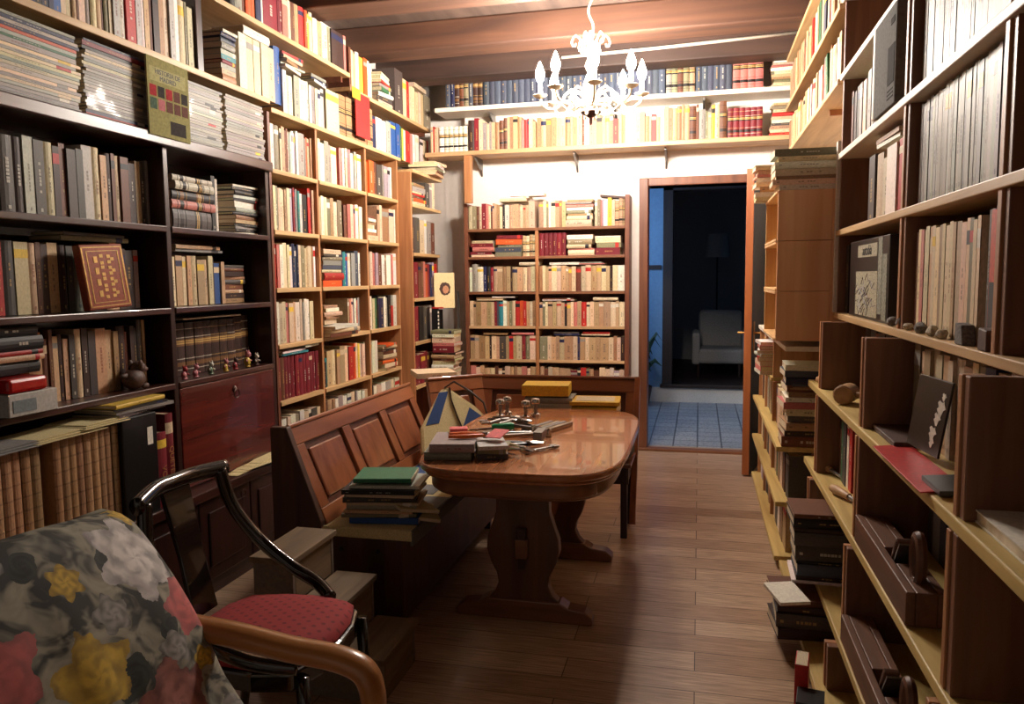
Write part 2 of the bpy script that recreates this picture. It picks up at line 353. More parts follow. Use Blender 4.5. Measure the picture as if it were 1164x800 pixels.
    def mesh(s, name, mat):
        me = bpy.data.meshes.new(name); me.from_pydata(s.v, [], s.f); me.update()
        if mat is not None: me.materials.append(mat)
        if any(c is not None for c in s.c):
            a = me.attributes.new('Col', 'FLOAT_COLOR', 'FACE'); d = np.ones((len(s.f), 4), np.float32)
            for i, c in enumerate(s.c): d[i, :3] = (c or (0.5, 0.5, 0.5))[:3]
            a.data.foreach_set('color', d.ravel())
        return me
def finish(o, smooth=False, bev=0.0, sub=0):
    if smooth:
        o.data.polygons.foreach_set('use_smooth', [True]*len(o.data.polygons))
        if smooth != 'all':
            try: o.data.set_sharp_from_angle(angle=math.radians(40))
            except Exception: pass
    if bev > 0:
        b = o.modifiers.new('bevel', 'BEVEL'); b.width = bev; b.segments = 2; b.limit_method = 'ANGLE'; b.angle_limit = math.radians(40)
    if sub > 0:
        b = o.modifiers.new('subdivision', 'SUBSURF'); b.levels = sub; b.render_levels = sub
WM = {}                                   # world matrix of every object that may be a parent
def thing(name, label, cat, loc=(0, 0, 0), group=None):
    o = bpy.data.objects.new(name, None); C.objects.link(o); o.location = loc; o.empty_display_size = 0.05
    o['label'] = label; o['category'] = cat
    if group: o['group'] = group
    WM[o.name] = Matrix.Translation(Vector(loc)); return o
def part(name, mb, mat, parent, smooth=False, bev=0.0, label=None, sub=0, kind=None):
    """world-coordinate mesh made a part of its thing"""
    o = bpy.data.objects.new(name, mb.mesh(name, mat)); C.objects.link(o); o.parent = parent
    o.matrix_parent_inverse = WM[parent.name].inverted(); WM[o.name] = Matrix.Identity(4)
    finish(o, smooth, bev, sub)
    if label: o['label'] = label
    if kind: o['kind'] = kind
    return o
def single(name, mb, mat, label, cat, group=None, smooth=False, bev=0.0, sub=0):
    c = np.mean(np.array(mb.v), 0); zmin = min(p[2] for p in mb.v); loc = (c[0], c[1], zmin)
    mb.v = [(p[0]-loc[0], p[1]-loc[1], p[2]-loc[2]) for p in mb.v]
    o = bpy.data.objects.new(name, mb.mesh(name, mat)); C.objects.link(o); o.location = loc
    finish(o, smooth, bev, sub); o['label'] = label; o['category'] = cat
    if group: o['group'] = group
    WM[o.name] = Matrix.Translation(Vector(loc)); return o
def struct(name, mb, mat, bev=0.0):
    o = bpy.data.objects.new(name, mb.mesh(name, mat)); C.objects.link(o); o['kind'] = 'structure'; finish(o, False, bev); return o
def lettering(text, size, mat, parent, o, U, V, N, name='lettering', depth=0.0006, align='CENTER'):
    cu = bpy.data.curves.new(name, 'FONT'); cu.body = text; cu.size = size; cu.extrude = depth/2; cu.align_x = align; cu.align_y = 'CENTER'
    t = bpy.data.objects.new(name+'_src', cu); C.objects.link(t)
    bpy.context.view_layer.update()
    me = bpy.data.meshes.new_from_object(t.evaluated_get(bpy.context.evaluated_depsgraph_get())); bpy.data.objects.remove(t)
    me.materials.clear(); me.materials.append(mat); me.name = name
    mm = Matrix.Identity(4); o = np.array(o, float)+np.array(N, float)*0.0008
    for i in range(3): mm[i][0] = U[i]; mm[i][1] = V[i]; mm[i][2] = N[i]; mm[i][3] = o[i]
    me.transform(mm)
    q = bpy.data.objects.new(name, me); C.objects.link(q); q.parent = parent
    q.matrix_parent_inverse = WM[parent.name].inverted(); WM[q.name] = Matrix.Identity(4)
    return q

# ------------------------------------------------------------------ room shell
WL, WR, YB = -2.52, 0.93, 6.38            # left wall, right wall, back wall planes
ZC = 3.17
struct('floor', MB().box(WL-0.1, 1.6, -1.6, YB+0.17, -0.12, 0), M['floor'])
struct('wall_left', MB().box(WL-0.12, WL, -1.6, 6.9, 0, ZC), M['wall'])
struct('wall_right', MB().box(WR, WR+0.12, -1.6, YB+0.17, 0, ZC), M['wall'])

DX0, DX1, DZ = -0.455, 0.50, 2.14          # doorway
bw = MB(); bw.box(-1.93, DX0, YB, YB+0.17, 0, ZC); bw.box(DX1, WR+0.12, YB, YB+0.17, 0, ZC); bw.box(DX0, DX1, YB, YB+0.17, DZ, ZC)
struct('wall_back', bw, M['wall'])
rc = MB(); rc.box(WL, -1.93, 6.50, 6.62, 0, ZC)
struct('wall_back_recess', rc, M['wall'])
struct('ceiling', MB().box(WL-0.12, WR+0.12, -1.72, 6.8, ZC, ZC+0.1), M['ceil'])
for y0, y1, mt, z0 in ((5.90, 6.12, 'beam_dark', 2.975), (5.17, 5.40, 'beam', 2.98), (4.22, 4.47, 'beam', 2.98), (3.3, 3.54, 'beam', 2.98), (2.4, 2.64, 'beam', 2.98), (1.5, 1.74, 'beam', 2.98)):
    struct('ceiling_beam', MB().box(WL, WR, y0, y1, z0, ZC), M[mt], 0.012)
# thin white conduit along the last beam
single('ceiling_conduit', MB().tube([(-1.02, 5.885, 3.055), (-0.3, 5.885, 3.07), (0.7, 5.885, 3.102)], 0.012, 8), M['white_wood'], 'thin white conduit running along the dark last ceiling beam', 'conduit', smooth='all')
# door frame
df = MB(); fw = 0.07
df.box(DX0-0.02, DX0+fw-0.02, YB-0.03, YB+0.175, 0, DZ+0.065); df.box(DX1-fw+0.03, DX1+0.03, YB-0.03, YB+0.175, 0, DZ+0.065); df.box(DX0+fw-0.02, DX1-fw+0.03, YB-0.03, YB+0.175, DZ, DZ+0.065)
struct('door_frame_1', df, M['frame_wood'], 0.006)
struct('threshold_trim_1', MB().box(DX0-0.02, DX1+0.03, YB-0.06, YB+0.02, 0, 0.022), M['brown_x'], 0.004)
# open door leaf, hinged at the right jamb, free edge towards the room
dl = thing('door_leaf', 'orange pine door standing open beside the right shelving', 'door', (0.50, 6.33, 0.01))
hu = np.array([-0.165, -0.68, 0.0]); hu /= np.linalg.norm(hu); hn = np.array([-hu[1], hu[0], 0]); hp = np.array([0.505, 6.335, 0.0]); UPV = (0, 0, 1)
lf = MB(); LW = 0.73
lf.frame(hp, hu, UPV, hn, 0, 0.11, 0.012, 2.15, -0.025, 0.025); lf.frame(hp, hu, UPV, hn, LW-0.12, LW, 0.012, 2.15, -0.025, 0.025)
for a, b in ((0.012, 0.22), (0.95, 1.08), (2.02, 2.15)): lf.frame(hp, hu, UPV, hn, 0.11, LW-0.12, a, b, -0.025, 0.025)
part('door_frame', lf, M['door_wood'], dl, bev=0.003)
for a, b in ((0.22, 0.95), (1.08, 2.02)): part('panel', MB().frame(hp, hu, UPV, hn, 0.11, LW-0.12, a, b, -0.011, 0.011), M['door_wood'], dl)
part('painted_shade_face', MB().frame(hp, hu, UPV, hn, 0.005, LW-0.004, 0.014, 2.145, 0.0255, 0.031), M['ink'], dl, label='unlit side of the door with its shade painted on')  # black sheet: shade of the leaf's unlit side put into the colour
for s_ in (-1, 1):
    b0 = hp+hu*(LW-0.06)+hn*s_*(0.026 if s_ < 0 else 0.032)
    h_ = part('handle_plate', MB().frame(b0, hu, UPV, hn, -0.02, 0.02, 0.88, 1.10, -0.003, 0.003), M['brass'], dl, bev=0.002)
    q0 = b0+np.array([0, 0, 1.02]); part('handle', MB().tube([q0, q0+hn*s_*0.05, q0+hn*s_*0.055-hu*0.02, q0+hn*s_*0.055-hu*0.11], 0.008, 8), M['brass'], h_, True)
# ------------------------------------------------------------------ hall beyond the doorway
HY = 8.92
struct('floor_hall', MB().box(-1.3, 1.5, YB+0.17, HY, -0.1, 0.0), M['tile'])
hb = MB(); hb.box(-1.3, -0.40, HY, HY+0.15, 0.165, 2.9); hb.box(0.62, 1.5, HY, HY+0.15, 0.165, 2.9); hb.box(-0.40, 0.62, HY, HY+0.15, 2.45, 2.9)
struct('wall_hall_back', hb, M['hall_wall'])
struct('trim_2', MB().box(-1.3, 1.5, HY-0.012, HY+0.15, 0, 0.165), M['white_wood'])
struct('wall_hall_left', MB().box(-1.42, -1.3, YB+0.17, 12.0, 0, 2.9), M['hall_wall'])
struct('wall_hall_right', MB().box(1.5, 1.62, YB+0.17, 12.0, 0, 2.9), M['hall_wall'])
struct('ceiling_hall', MB().box(-1.42, 1.62, YB+0.17, 12.0, 2.9, 3.0), M['hall_wall'])
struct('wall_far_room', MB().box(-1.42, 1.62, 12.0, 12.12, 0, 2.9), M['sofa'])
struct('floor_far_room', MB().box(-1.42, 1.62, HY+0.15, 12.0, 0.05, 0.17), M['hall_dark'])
hf = MB(); hf.box(-0.40, -0.29, HY-0.03, HY+0.16, 0.17, 2.46); hf.box(0.51, 0.62, HY-0.03, HY+0.16, 0.17, 2.46); hf.box(-0.40, 0.62, HY-0.03, HY+0.16, 2.37, 2.46); hf.box(-0.42, 0.64, HY-0.05, HY+0.16, 0.165, 0.205)
struct('door_frame_2', hf, M['hall_dark'], 0.005)
struct('trim_1', MB().box(-1.3, -0.42, HY-0.02, HY-0.002, 1.50, 1.55), M['hall_dark'])
ac = thing('armchair', 'dim pale armchair in the dark room beyond the hall', 'armchair', (0.25, 10.2, 0.17))
part('seat', MB().box(0.0, 0.55, 9.9, 10.5, 0.33, 0.52), M['sofa'], ac, bev=0.04)
part('backrest', MB().box(0.0, 0.55, 10.42, 10.6, 0.45, 0.98), M['sofa'], ac, bev=0.06)
for x in (-0.08, 0.53): part('armrest', MB().box(x, x+0.1, 9.9, 10.55, 0.32, 0.72), M['sofa'], ac, bev=0.03)
for x in (0.0, 0.5):
    for y in (9.95, 10.5): part('leg', MB().tube([(x, y, 0.17), (x, y, 0.34)], 0.02, 8), M['hall_dark'], ac)
fl_ = thing('floor_lamp', 'dim floor lamp with a cylinder shade in the dark far room', 'lamp', (0.24, 11.2, 0.17))
part('lamp_base', MB().lathe([(0.13, 0), (0.13, 0.02), (0.02, 0.035)], (0.24, 11.2, 0.17), 16), M['hall_dark'], fl_)
part('lamp_pole', MB().tube([(0.24, 11.2, 0.19), (0.24, 11.2, 1.75)], 0.012, 8), M['hall_dark'], fl_)
part('lamp_shade', MB().lathe([(0.17, 0), (0.13, 0.32)], (0.24, 11.2, 1.68), 20), M['sofa'], fl_, True)
pt = thing('potted_plant', 'dark leafy pot plant against the blue hall wall', 'plant', (-0.62, 8.6, 0))
part('pot', MB().lathe([(0.09, 0), (0.13, 0.22), (0.12, 0.22), (0.1, 0.19)], (-0.62, 8.6, 0), 16), M['clay'], pt, True)
for k in range(14):
    a = k*2.4; L = rnd.uniform(0.25, 0.42); zt = rnd.uniform(0.25, 0.62)
    p0 = np.array([-0.62, 8.6, 0.2]); d = np.array([math.cos(a), math.sin(a), 0])*L*0.6
    part('leaf', MB().tube([p0, p0+d*0.45+np.array([0, 0, zt*0.8]), p0+d*0.85+np.array([0, 0, zt]), p0+d*1.25+np.array([0, 0, zt*0.8])], [0.008, 0.03, 0.024, 0.003], 6, flat=0.2), M['leaf'], pt)

# ------------------------------------------------------------------ wall-lining furniture
XL = -2.2                                  # front plane of the left-hand shelves
DARK_Z = (0.985, 1.31, 1.655)
dk = thing('dark_bookcase', 'dark walnut bookcase with mahogany drop front behind the armchair', 'bookcase', (-2.33, 2.4, 0))
D0, D1, D2, D3 = 1.0, 1.98, 2.875, 3.70
for y in (D0, D1, D2, D3-0.03): part('upright', MB().box(WL+0.02, XL+0.005, y, y+0.03, 0, 1.985), M['dark_z'], dk, bev=0.003)
part('back_panel', MB().box(WL+0.005, WL+0.02, D0, D3, 0, 2.0), M['dark_y'], dk)
part('top_board', MB().box(WL+0.005, XL+0.03, D0, D3+0.01, 1.985, 2.035), M['dark_y'], dk, bev=0.006)
for z in DARK_Z:
    part('shelf', MB().box(WL+0.02, XL+0.012, D0+0.03, D2, z-0.026, z), M['dark_y'], dk, bev=0.004)
    part('shelf', MB().box(WL+0.02, XL+0.012, D2+0.03, D3-0.03, z-0.026, z), M['dark_y'], dk, bev=0.004)
dfr = part('drop_front', MB().box(XL-0.02, XL+0.008, D2+0.032, D3-0.032, 0.505, 0.956), M['mahogany'], dk, bev=0.004)
def ring_pull(y, z, par):
    r_ = part('ring_pull', MB().lathe([(0.016, 0), (0.014, 0.006), (0.004, 0.012)], (XL+0.008, y, z), 12, (1, 0, 0)), M['bronze'], par)
    return r_
rp = ring_pull(3.31, 0.90, dfr)
part('ring_pull', MB().tube([(XL+0.02, 3.31+0.022*math.cos(a), 0.878+0.022*math.sin(a)) for a in [2*PI*i/16 for i in range(16)]], 0.003, 6, close=True), M['bronze'], dfr, True)
part('counter', MB().box(WL+0.02, XL+0.10, D0, D3, 0.455, 0.50), M['dark_y'], dk, bev=0.006)
for a, b in ((D0+0.03, 1.5), (1.51, 1.98), (1.99, 2.43), (2.44, 2.89), (2.9, 3.29), (3.30, D3-0.03)):
    dd = part('cabinet_door', MB().box(XL+0.055, XL+0.08, a, b, 0.08, 0.452), M['dark_z'], dk, bev=0.003)
    part('raised_panel', MB().box(XL+0.08, XL+0.088, a+0.06, b-0.06, 0.14, 0.39), M['dark_z'], dd, bev=0.006)
    part('ring_pull', MB().tube([(XL+0.092, (b-0.07)+0.018*math.cos(t), 0.41+0.018*math.sin(t)) for t in [2*PI*i/14 for i in range(14)]], 0.0028, 6, close=True), M['bronze'], dd, True)
part('plinth', MB().box(WL+0.02, XL+0.06, D0, D3, 0, 0.08), M['dark_y'], dk)

# long upper shelves along the left wall
us = thing('wall_shelf', 'long pine shelf running above the dark bookcase and magazine stacks', 'shelf', (-2.34, 2.4, 2.33), 'long shelves along the left wall')
part('board', MB().box(WL+0.005, XL+0.01, 1.0, 3.74, 2.338, 2.366), M['pine_y'], us, bev=0.003)
part('divider', MB().box(WL+0.02, XL-0.01, 3.17, 3.215, 2.366, 2.74), M['dark_z'], us, bev=0.003)
for a, b, z, t in ((3.18, 4.72, 2.735, 'sagging pine shelf at the ceiling above the pale left bookcase, nearer half'), (4.72, 6.25, 2.655, 'pine shelf near the ceiling left of the chandelier, farther half')):
    u2 = thing('wall_shelf', t, 'shelf', (-2.34, (a+b)/2, z), 'long shelves along the left wall')
    part('board', MB().box(WL+0.005, XL+0.012, a, b, z-0.026, z), M['pine_y'], u2, bev=0.003)
    for y in (a+0.03, b-0.05): part('bracket', MB().box(WL+0.005, XL-0.03, y, y+0.02, z-0.06, z-0.026), M['brown_z'], u2)

# pale pine bookcase of three bays
LZ = (0.455, 0.765, 1.075, 1.38, 1.69, 2.01)
LY = (3.715, 4.235, 4.925, 5.49)
pb = thing('pine_bookcase', 'tall pale pine bookcase with three bays behind the corner bench', 'bookcase', (-2.33, 4.6, 0))
for y in LY: part('upright', MB().box(WL+0.012, XL+0.002, y, y+0.024, 0, 2.30), M['pine_z'] if y > 4 else M['brown_z'], pb, bev=0.002)
part('top_board', MB().box(WL+0.012, XL+0.012, 3.745, 5.56, 2.30, 2.326), M['pine_y'], pb, bev=0.003)
part('back_panel', MB().box(WL+0.002, WL+0.012, 3.715, 5.51, 0, 2.3), M['pine_z'], pb)
for z in LZ:
    for i in range(3): part('shelf', MB().box(WL+0.012, XL+0.01, LY[i]+0.024, LY[i+1], z-0.024, z), M['pine_y'], pb, bev=0.003)
# corner bookcase, a little deeper
XC = -2.10
CZ = (0.60, 0.94, 1.275, 1.62, 1.985)
cb = thing('corner_bookcase', 'narrow brown bookcase standing in the far left corner', 'bookcase', (-2.28, 5.85, 0))
part('side_panel', MB().box(WL+0.012, XC, 5.517, 5.545, 0, 2.22), M['pine_z'], cb, bev=0.003)
part('side_panel', MB().box(WL+0.012, XC-0.02, 6.15, 6.172, 0, 1.62), M['brown_z'], cb, bev=0.003)
part('back_panel', MB().box(WL+0.002, WL+0.012, 5.517, 6.172, 0, 2.2), M['brown_z'], cb)
for z in CZ: part('shelf', MB().box(WL+0.012, XC+0.006, 5.545, 6.15 if z < 1.7 else 6.2, z-0.024, z), M['pine_y'], cb, bev=0.003)
part('top_board', MB().box(WL+0.012, XC+0.01, 5.545, 6.22, 2.215, 2.24), M['pine_y'], cb, bev=0.003)

# narrow bookcase on the back wall
YN = 6.16
NZ = (0.485, 0.755, 1.03, 1.312, 1.597, 1.823)
nb = thing('narrow_bookcase', 'brown open bookcase of two columns against the white back wall', 'bookcase', (-1.2, 6.27, 0))
NX0, NX1, NXM = -1.885, -0.535, -1.29
part('side_panel', MB().box(NX0, NX0+0.03, YN, YB-0.004, 0, 2.03), M['brown_z'], nb, bev=0.003)
part('side_panel', MB().box(NX1-0.035, NX1, YN-0.01, YB-0.004, 0, 2.06), M['brown_z'], nb, bev=0.003)
part('center_upright', MB().box(NXM, NXM+0.026, YN, YB-0.012, 0, 1.80), M['pine_z'], nb, bev=0.002)
part('back_panel', MB().box(NX0+0.03, NX1-0.035, YB-0.012, YB-0.004, 0, 1.82), M['brown_z'], nb)
for z in NZ:
    mt = M['pine_x'] if z in (1.03, 0.755) else M['brown_x']
    if z == NZ[-1]: part('shelf', MB().box(NX0+0.03, NX1-0.035, YN-0.004, YB-0.012, z-0.022, z), mt, nb, bev=0.002)
    else:
        part('shelf', MB().box(NX0+0.03, NXM, YN-0.004, YB-0.012, z-0.022, z), mt, nb, bev=0.002)
        part('shelf', MB().box(NXM+0.026, NX1-0.035, YN-0.004, YB-0.012, z-0.022, z), mt, nb, bev=0.002)
# two long shelves above the door
for z, x0, x1, mt, t in ((2.445, -2.19, 0.88, 'pine_x', 'long pale wood shelf on brackets above the doorway, the lower one'), (2.795, -2.10, 0.88, 'white_wood', 'long white shelf right below the ceiling beam, upper one')):
    sh = thing('wall_shelf', t, 'shelf', (-0.6, 6.25, z), 'long shelves over the doorway')
    part('board', MB().box(x0, x1, 6.10, YB-0.002, z-0.034, z), M[mt], sh, bev=0.003)
    for px in ((545, 655, 757) if z < 2.6 else (560, 700, 800)):
        x = xB(px, z-0.1, 6.3)
        part('bracket', MB().prism([(0, 0), (0.2, 0), (0.2, -0.016), (0.03, -0.09), (0.0, -0.14)], (x, YB-0.002, z-0.034), (0, -1, 0), (0, 0, 1), (1, 0, 0), -0.008, 0.008), M['steel'], sh)
single('support_post', MB().box(-1.86, -1.80, 6.10, 6.15, 2.03, 2.41), M['pine_z'], 'pale wooden post holding up the left end of the lower shelf', 'post', bev=0.003)
single('wall_bar', MB().box(-1.97, -1.955, 6.20, 6.22, 0.9, 1.32), M['steel'], 'thin upright metal bar beside the narrow bookcase', 'bar')

# ------------------------------------------------------------------ right-hand shelving (near part)
XR = 0.60
RB = WR-0.005                              # back of the right shelving
ra = thing('plank_bookcase', 'tall open plank shelving along the near right wall', 'bookcase', (0.75, 2.3, 0))
UPZ = (1.25, 1.62, 1.96, 2.305, 2.64)
AY1 = 3.80
for z in UPZ: part('shelf', MB().box(XR, RB-0.012, 0.7, AY1, z-0.026, z), M['pine_y'] if z < 1.9 else M['white_wood'], ra, bev=0.003)
LOW = ((0.94, 0.495), (0.58, 0.485), (0.25, 0.45), (0.07, 0.385))
for z, xf in LOW: part('shelf', MB().box(xf, RB-0.012, 0.7, AY1-0.02, z-0.03, z), M['yellow_pine'], ra, bev=0.004)
part('back_panel', MB().box(RB-0.012, RB, 0.7, AY1, 0, 3.0), M['panel_z'], ra)
allz = list(UPZ)
for i, z in enumerate(allz):
    zt = (allz[i+1]-0.026) if i+1 < len(allz) else 2.96
    for y in (0.72, 1.79, 2.61, 2.64, AY1-0.03):
        if y == 2.64: continue
        part('upright', MB().box(XR+0.012, RB-0.012, y, y+0.024, z, zt), M['panel_z'], ra, bev=0.002)
        if 1 < y < 3: part('upright', MB().box(XR+0.006, XR+0.055, y+0.026, y+0.05, z, zt), M['pine_z'], ra, bev=0.002)
part('end_board', MB().box(XR-0.002, XR+0.03, AY1, AY1+0.03, 1.25, 2.02), M['white_wood'], ra, bev=0.002)
for z0, z1, xf in ((0.94, 1.224, 0.495), (0.58, 0.91, 0.485), (0.25, 0.55, 0.46), (0.07, 0.22, 0.41)):
    for y in (0.75, 1.63, 2.58, 3.45):
        part('upright', MB().box(xf+0.01, RB-0.012, y, y+0.03, z0, z1), M['panel_z'], ra, bev=0.003)
        part('upright', MB().box(xf+0.006, xf+0.05, y+0.032, y+0.055, z0, z1), M['pine_z'], ra, bev=0.002)
# far part: shelf boards near the ceiling, crates, low unit
XF = 0.60
for z, t in ((2.30, 'long pale shelf board over the stacked crates, lowest of the high ones'), (2.63, 'long pale shelf board in the upper right, middle of the high ones'), (2.98, 'topmost pale shelf board under the ceiling on the right')):
    q = thing('wall_shelf', t, 'shelf', (0.75, 5.0, z), 'high shelf boards on the far right wall')
    part('board', MB().box(XF-0.005, RB, 3.84, 6.08, z-0.026, z), M['pine_y'], q, bev=0.003)
    for y in (4.4, 5.7): part('bracket', MB().box(XF+0.05, RB, y, y+0.02, z-0.055, z-0.026), M['pine_z'], q)
for k, (z, t) in enumerate(((1.112, 'open wooden crate on its side, lowest of three stacked on the right'), (1.346, 'open wooden crate on its side, middle one of three stacked'), (1.580, 'open wooden crate on its side, topmost of three below lying books'))):
    cr = thing('wooden_crate', t, 'crate', (0.62, 4.15, z), 'open crates stacked in a tower')
    x0, x1, y0, y1, z0, z1 = 0.352, RB-0.02, 3.835, 4.50, z+0.001, z+0.233
    part('side_panel', MB().box(x0, x0+0.235-0.0, y0, y0+0.014, z0, z1), M['crate'], cr, bev=0.002)
    part('side_panel', MB().box(x0+0.236, x1, y0, y0+0.014, z0, z1), M['crate'], cr, bev=0.002)
    part('side_panel', MB().box(x0, x1, y1-0.014, y1, z0, z1), M['crate_light'], cr, bev=0.002)
    part('bottom_board', MB().box(x0-0.006, x1, y0+0.014, y1-0.014, z0, z0+0.012), M['crate_light'], cr, bev=0.002)
    part('top_board', MB().box(x0-0.006, x1, y0+0.014, y1-0.014, z1-0.012, z1), M['crate_light'], cr, bev=0.002)
    part('back_board', MB().box(x1-0.012, x1, y0+0.014, y1-0.014, z0+0.012, z1-0.012), M['crate_light'], cr)
lb = thing('low_bookcase', 'low pale bookcase under the crates along the far right wall', 'bookcase', (0.65, 5.0, 0))
XB_ = 0.40
BZ = (0.06, 0.33, 0.60, 0.85, 1.085)
for z in BZ: part('shelf', MB().box(XB_-(0.03 if z < 0.7 else 0.0), RB-0.012, 4.56 if z == 0.85 else 3.86, 5.56, z-0.024, z), M['yellow_pine'] if z < 1.0 else M['white_wood'], lb, bev=0.003)
for y in (4.55, 5.05, 5.535):
    for i in range(4): part('upright', MB().box(XB_+0.01, RB-0.012, y, y+0.022, BZ[i], BZ[i+1]-0.024), M['pine_z'], lb, bev=0.002)
part('upright', MB().box(XB_+0.13, RB-0.012, 3.86, 3.884, 0, 0.576), M['panel_z'], lb, bev=0.002)
part('back_panel', MB().box(RB-0.012, RB, 3.86, 5.56, 0, 1.085), M['panel_z'], lb)

# ------------------------------------------------------------------ books
PAL = {'c': (216, 192, 158), 't': (190, 156, 120), 'k': (164, 126, 90), 'w': (228, 220, 204), 'g': (150, 144, 136), 'd': (78, 70, 66), 'n': (34, 29, 29), 'b': (38, 82, 150),
       's': (68, 74, 90), 'v': (34, 38, 74), 'r': (188, 44, 38), 'm': (122, 28, 40), 'p': (198, 118, 108), 'o': (206, 84, 34), 'y': (228, 190, 66), 'e': (52, 96, 62), 'l': (178, 160, 172),
       'h': (108, 64, 44), 'u': (58, 36, 30), 'a': (50, 128, 134), 'x': (134, 126, 98), 'i': (186, 182, 172), 'j': (150, 146, 138), 'q': (176, 170, 158)}
CW = {'c': 'cream', 't': 'tan', 'k': 'brown-paper', 'w': 'white', 'g': 'grey', 'd': 'dark grey', 'n': 'black', 'b': 'bright blue', 's': 'blue-grey', 'v': 'navy', 'r': 'red', 'm': 'crimson', 'p': 'pink',
      'o': 'orange', 'y': 'yellow', 'e': 'green', 'l': 'lilac', 'h': 'brown', 'u': 'dark brown', 'a': 'teal', 'x': 'olive', 'i': 'silvery', 'j': 'silver-grey', 'q': 'pale silvery'}
ORD = ('first second third fourth fifth sixth seventh eighth ninth tenth eleventh twelfth thirteenth fourteenth fifteenth sixteenth seventeenth eighteenth nineteenth twentieth twenty-first twenty-second twenty-third '
       'twenty-fourth twenty-fifth twenty-sixth twenty-seventh twenty-eighth twenty-ninth thirtieth thirty-first thirty-second thirty-third thirty-fourth thirty-fifth thirty-sixth thirty-seventh thirty-eighth thirty-ninth '
       'fortieth forty-first forty-second forty-third forty-fourth forty-fifth forty-sixth forty-seventh forty-eighth forty-ninth fiftieth fifty-first fifty-second fifty-third fifty-fourth fifty-fifth fifty-sixth fifty-seventh fifty-eighth fifty-ninth sixtieth').split()
def shade(code, rng, j=0.10):
    k = 1+rng.uniform(-j, j); c = [max(3, min(250, v*k*(1+rng.uniform(-0.04, 0.04)))) for v in PAL[code]]
    return lin(c)[:3]
def book_geo(t, h, d, code, style, rng):
    """local frame: x thickness, y from the spine inwards, z up the spine; returns cover and page meshes"""
    c = shade(code, rng); cv = MB(); pg = MB()
    hard = style in 'hvb'
    b = min(0.003 if hard else 0.0012, t*0.2); over = 0.003 if hard else 0.0006
    sag = min(0.16*t, 0.006) if hard else 0.0
    cv.box(-t/2, -t/2+b, 0.0005, d, 0, h, c); cv.box(t/2-b, t/2, 0.0005, d, 0, h, c)
    n = 4 if hard else 1
    def arc(z0, z1, col, grow):
        fr = []; bk = []
        for i in range(n+1):
            u = -1+2*i/n; fr.append((u*(t/2+grow*0.0), -sag*(1-u*u)-grow)); bk.append((u*t/2, 0.002))
        vs = [(x, y, z0) for x, y in fr]+[(x, y, z1) for x, y in fr]+[(x, y, z0) for x, y in bk]+[(x, y, z1) for x, y in bk]; m = n+1
        fs = [(i, i+1, m+i+1, m+i) for i in range(n)]+[(m+i, m+i+1, 3*m+i+1, 3*m+i) for i in range(n)]+[(i+1, i, 2*m+i, 2*m+i+1) for i in range(n)]
        fs += [(0, m, 3*m, 2*m), (n, 2*m+n, 3*m+n, m+n)]
        cv.add(vs, fs, col)
    arc(0, h, c, 0.0)
    lum = sum(PAL[code])/3
    tcol = lin((196, 160, 96))[:3] if (lum < 110 and rng.random() < 0.6) else (lin((232, 224, 206))[:3] if lum < 120 else lin(rng.choice([(60, 44, 40), (130, 40, 36), (50, 60, 90), (80, 66, 54)]))[:3])
    tcol = tuple(a*0.55+b*0.45 for a, b in zip(tcol, c))
    if style == 'b':
        for f in (0.1, 0.22, 0.34, 0.46, 0.58, 0.7, 0.82, 0.92): arc(f*h-0.003, f*h+0.003, tuple(v*0.72 for v in c), 0.0008)
    elif style == 'v':
        dk_ = tuple(v*0.45 for v in c); tc = lin((30, 20, 18))[:3] if lum > 60 else lin((120, 84, 50))[:3]
        for f in (0.12, 0.32, 0.72, 0.88): arc(f*h-0.002, f*h+0.002, dk_ if lum > 70 else tcol, 0.0012)
        arc(0.56*h, 0.69*h, tc, 0.0006); arc(0.18*h, 0.26*h, tc, 0.0006)
        for f in (0.60, 0.64): arc(f*h, f*h+0.006, lin((196, 160, 96))[:3], 0.001)
    else:
        q = rng.random()
        if q < 0.25: arc(rng.uniform(0.75, 0.82)*h, 0.9*h, lin(PAL[rng.choice('cwrnyvg')])[:3], 0.0005)
        if q > 0.35 and t > 0.008:
            tw = t*rng.uniform(0.14, 0.26); z0 = h*rng.uniform(0.3, 0.4); z1 = h*rng.uniform(0.6, 0.74); yy = -sag-0.0006
            k = max(3, int((z1-z0)/0.012))
            for i in range(k):
                if rng.random() < 0.2: continue
                za = z0+(z1-z0)*i/k; zb = za+(z1-z0)/k*rng.uniform(0.6, 0.9)
                cv.add([(-tw/2, yy, za), (tw/2, yy, za), (tw/2, yy, zb), (-tw/2, yy, zb)], [(0, 1, 2, 3)], tcol)
            if rng.random() < 0.7: cv.add([(-tw/2, yy, h*0.06), (tw/2, yy, h*0.06), (tw/2, yy, h*0.06+0.012), (-tw/2, yy, h*0.06+0.012)], [(0, 1, 2, 3)], tcol)
    pc = lin([v*(1+rng.uniform(-0.08, 0.04)) for v in (206, 188, 154)])[:3]
    pg.box(-t/2+b, t/2-b, 0.002, d-over*1.5, over, h-over, pc)
    return cv, pg
BOOKS = []
def book(o, ex, ey, ez, t, h, d, code, style, label, group, name='book', cat='book', seed=0, pri=0.0, expose='spine'):
    BOOKS.append(dict(o=np.array(o, float), ex=np.array(ex, float), ey=np.array(ey, float), ez=np.array(ez, float), t=t, h=h, d=d, code=code, style=style, label=label, group=group, name=name, cat=cat, seed=seed, pri=pri, expose=expose))
WALL = {'L': ((0, 1, 0), (-1, 0, 0)), 'B': ((1, 0, 0), (0, 1, 0)), 'R': ((0, -1, 0), (1, 0, 0))}
def coord(wl, px, z, plane): return yL(px, z, plane) if wl == 'L' else (xB(px, z, plane) if wl == 'B' else yR(px, z, plane))
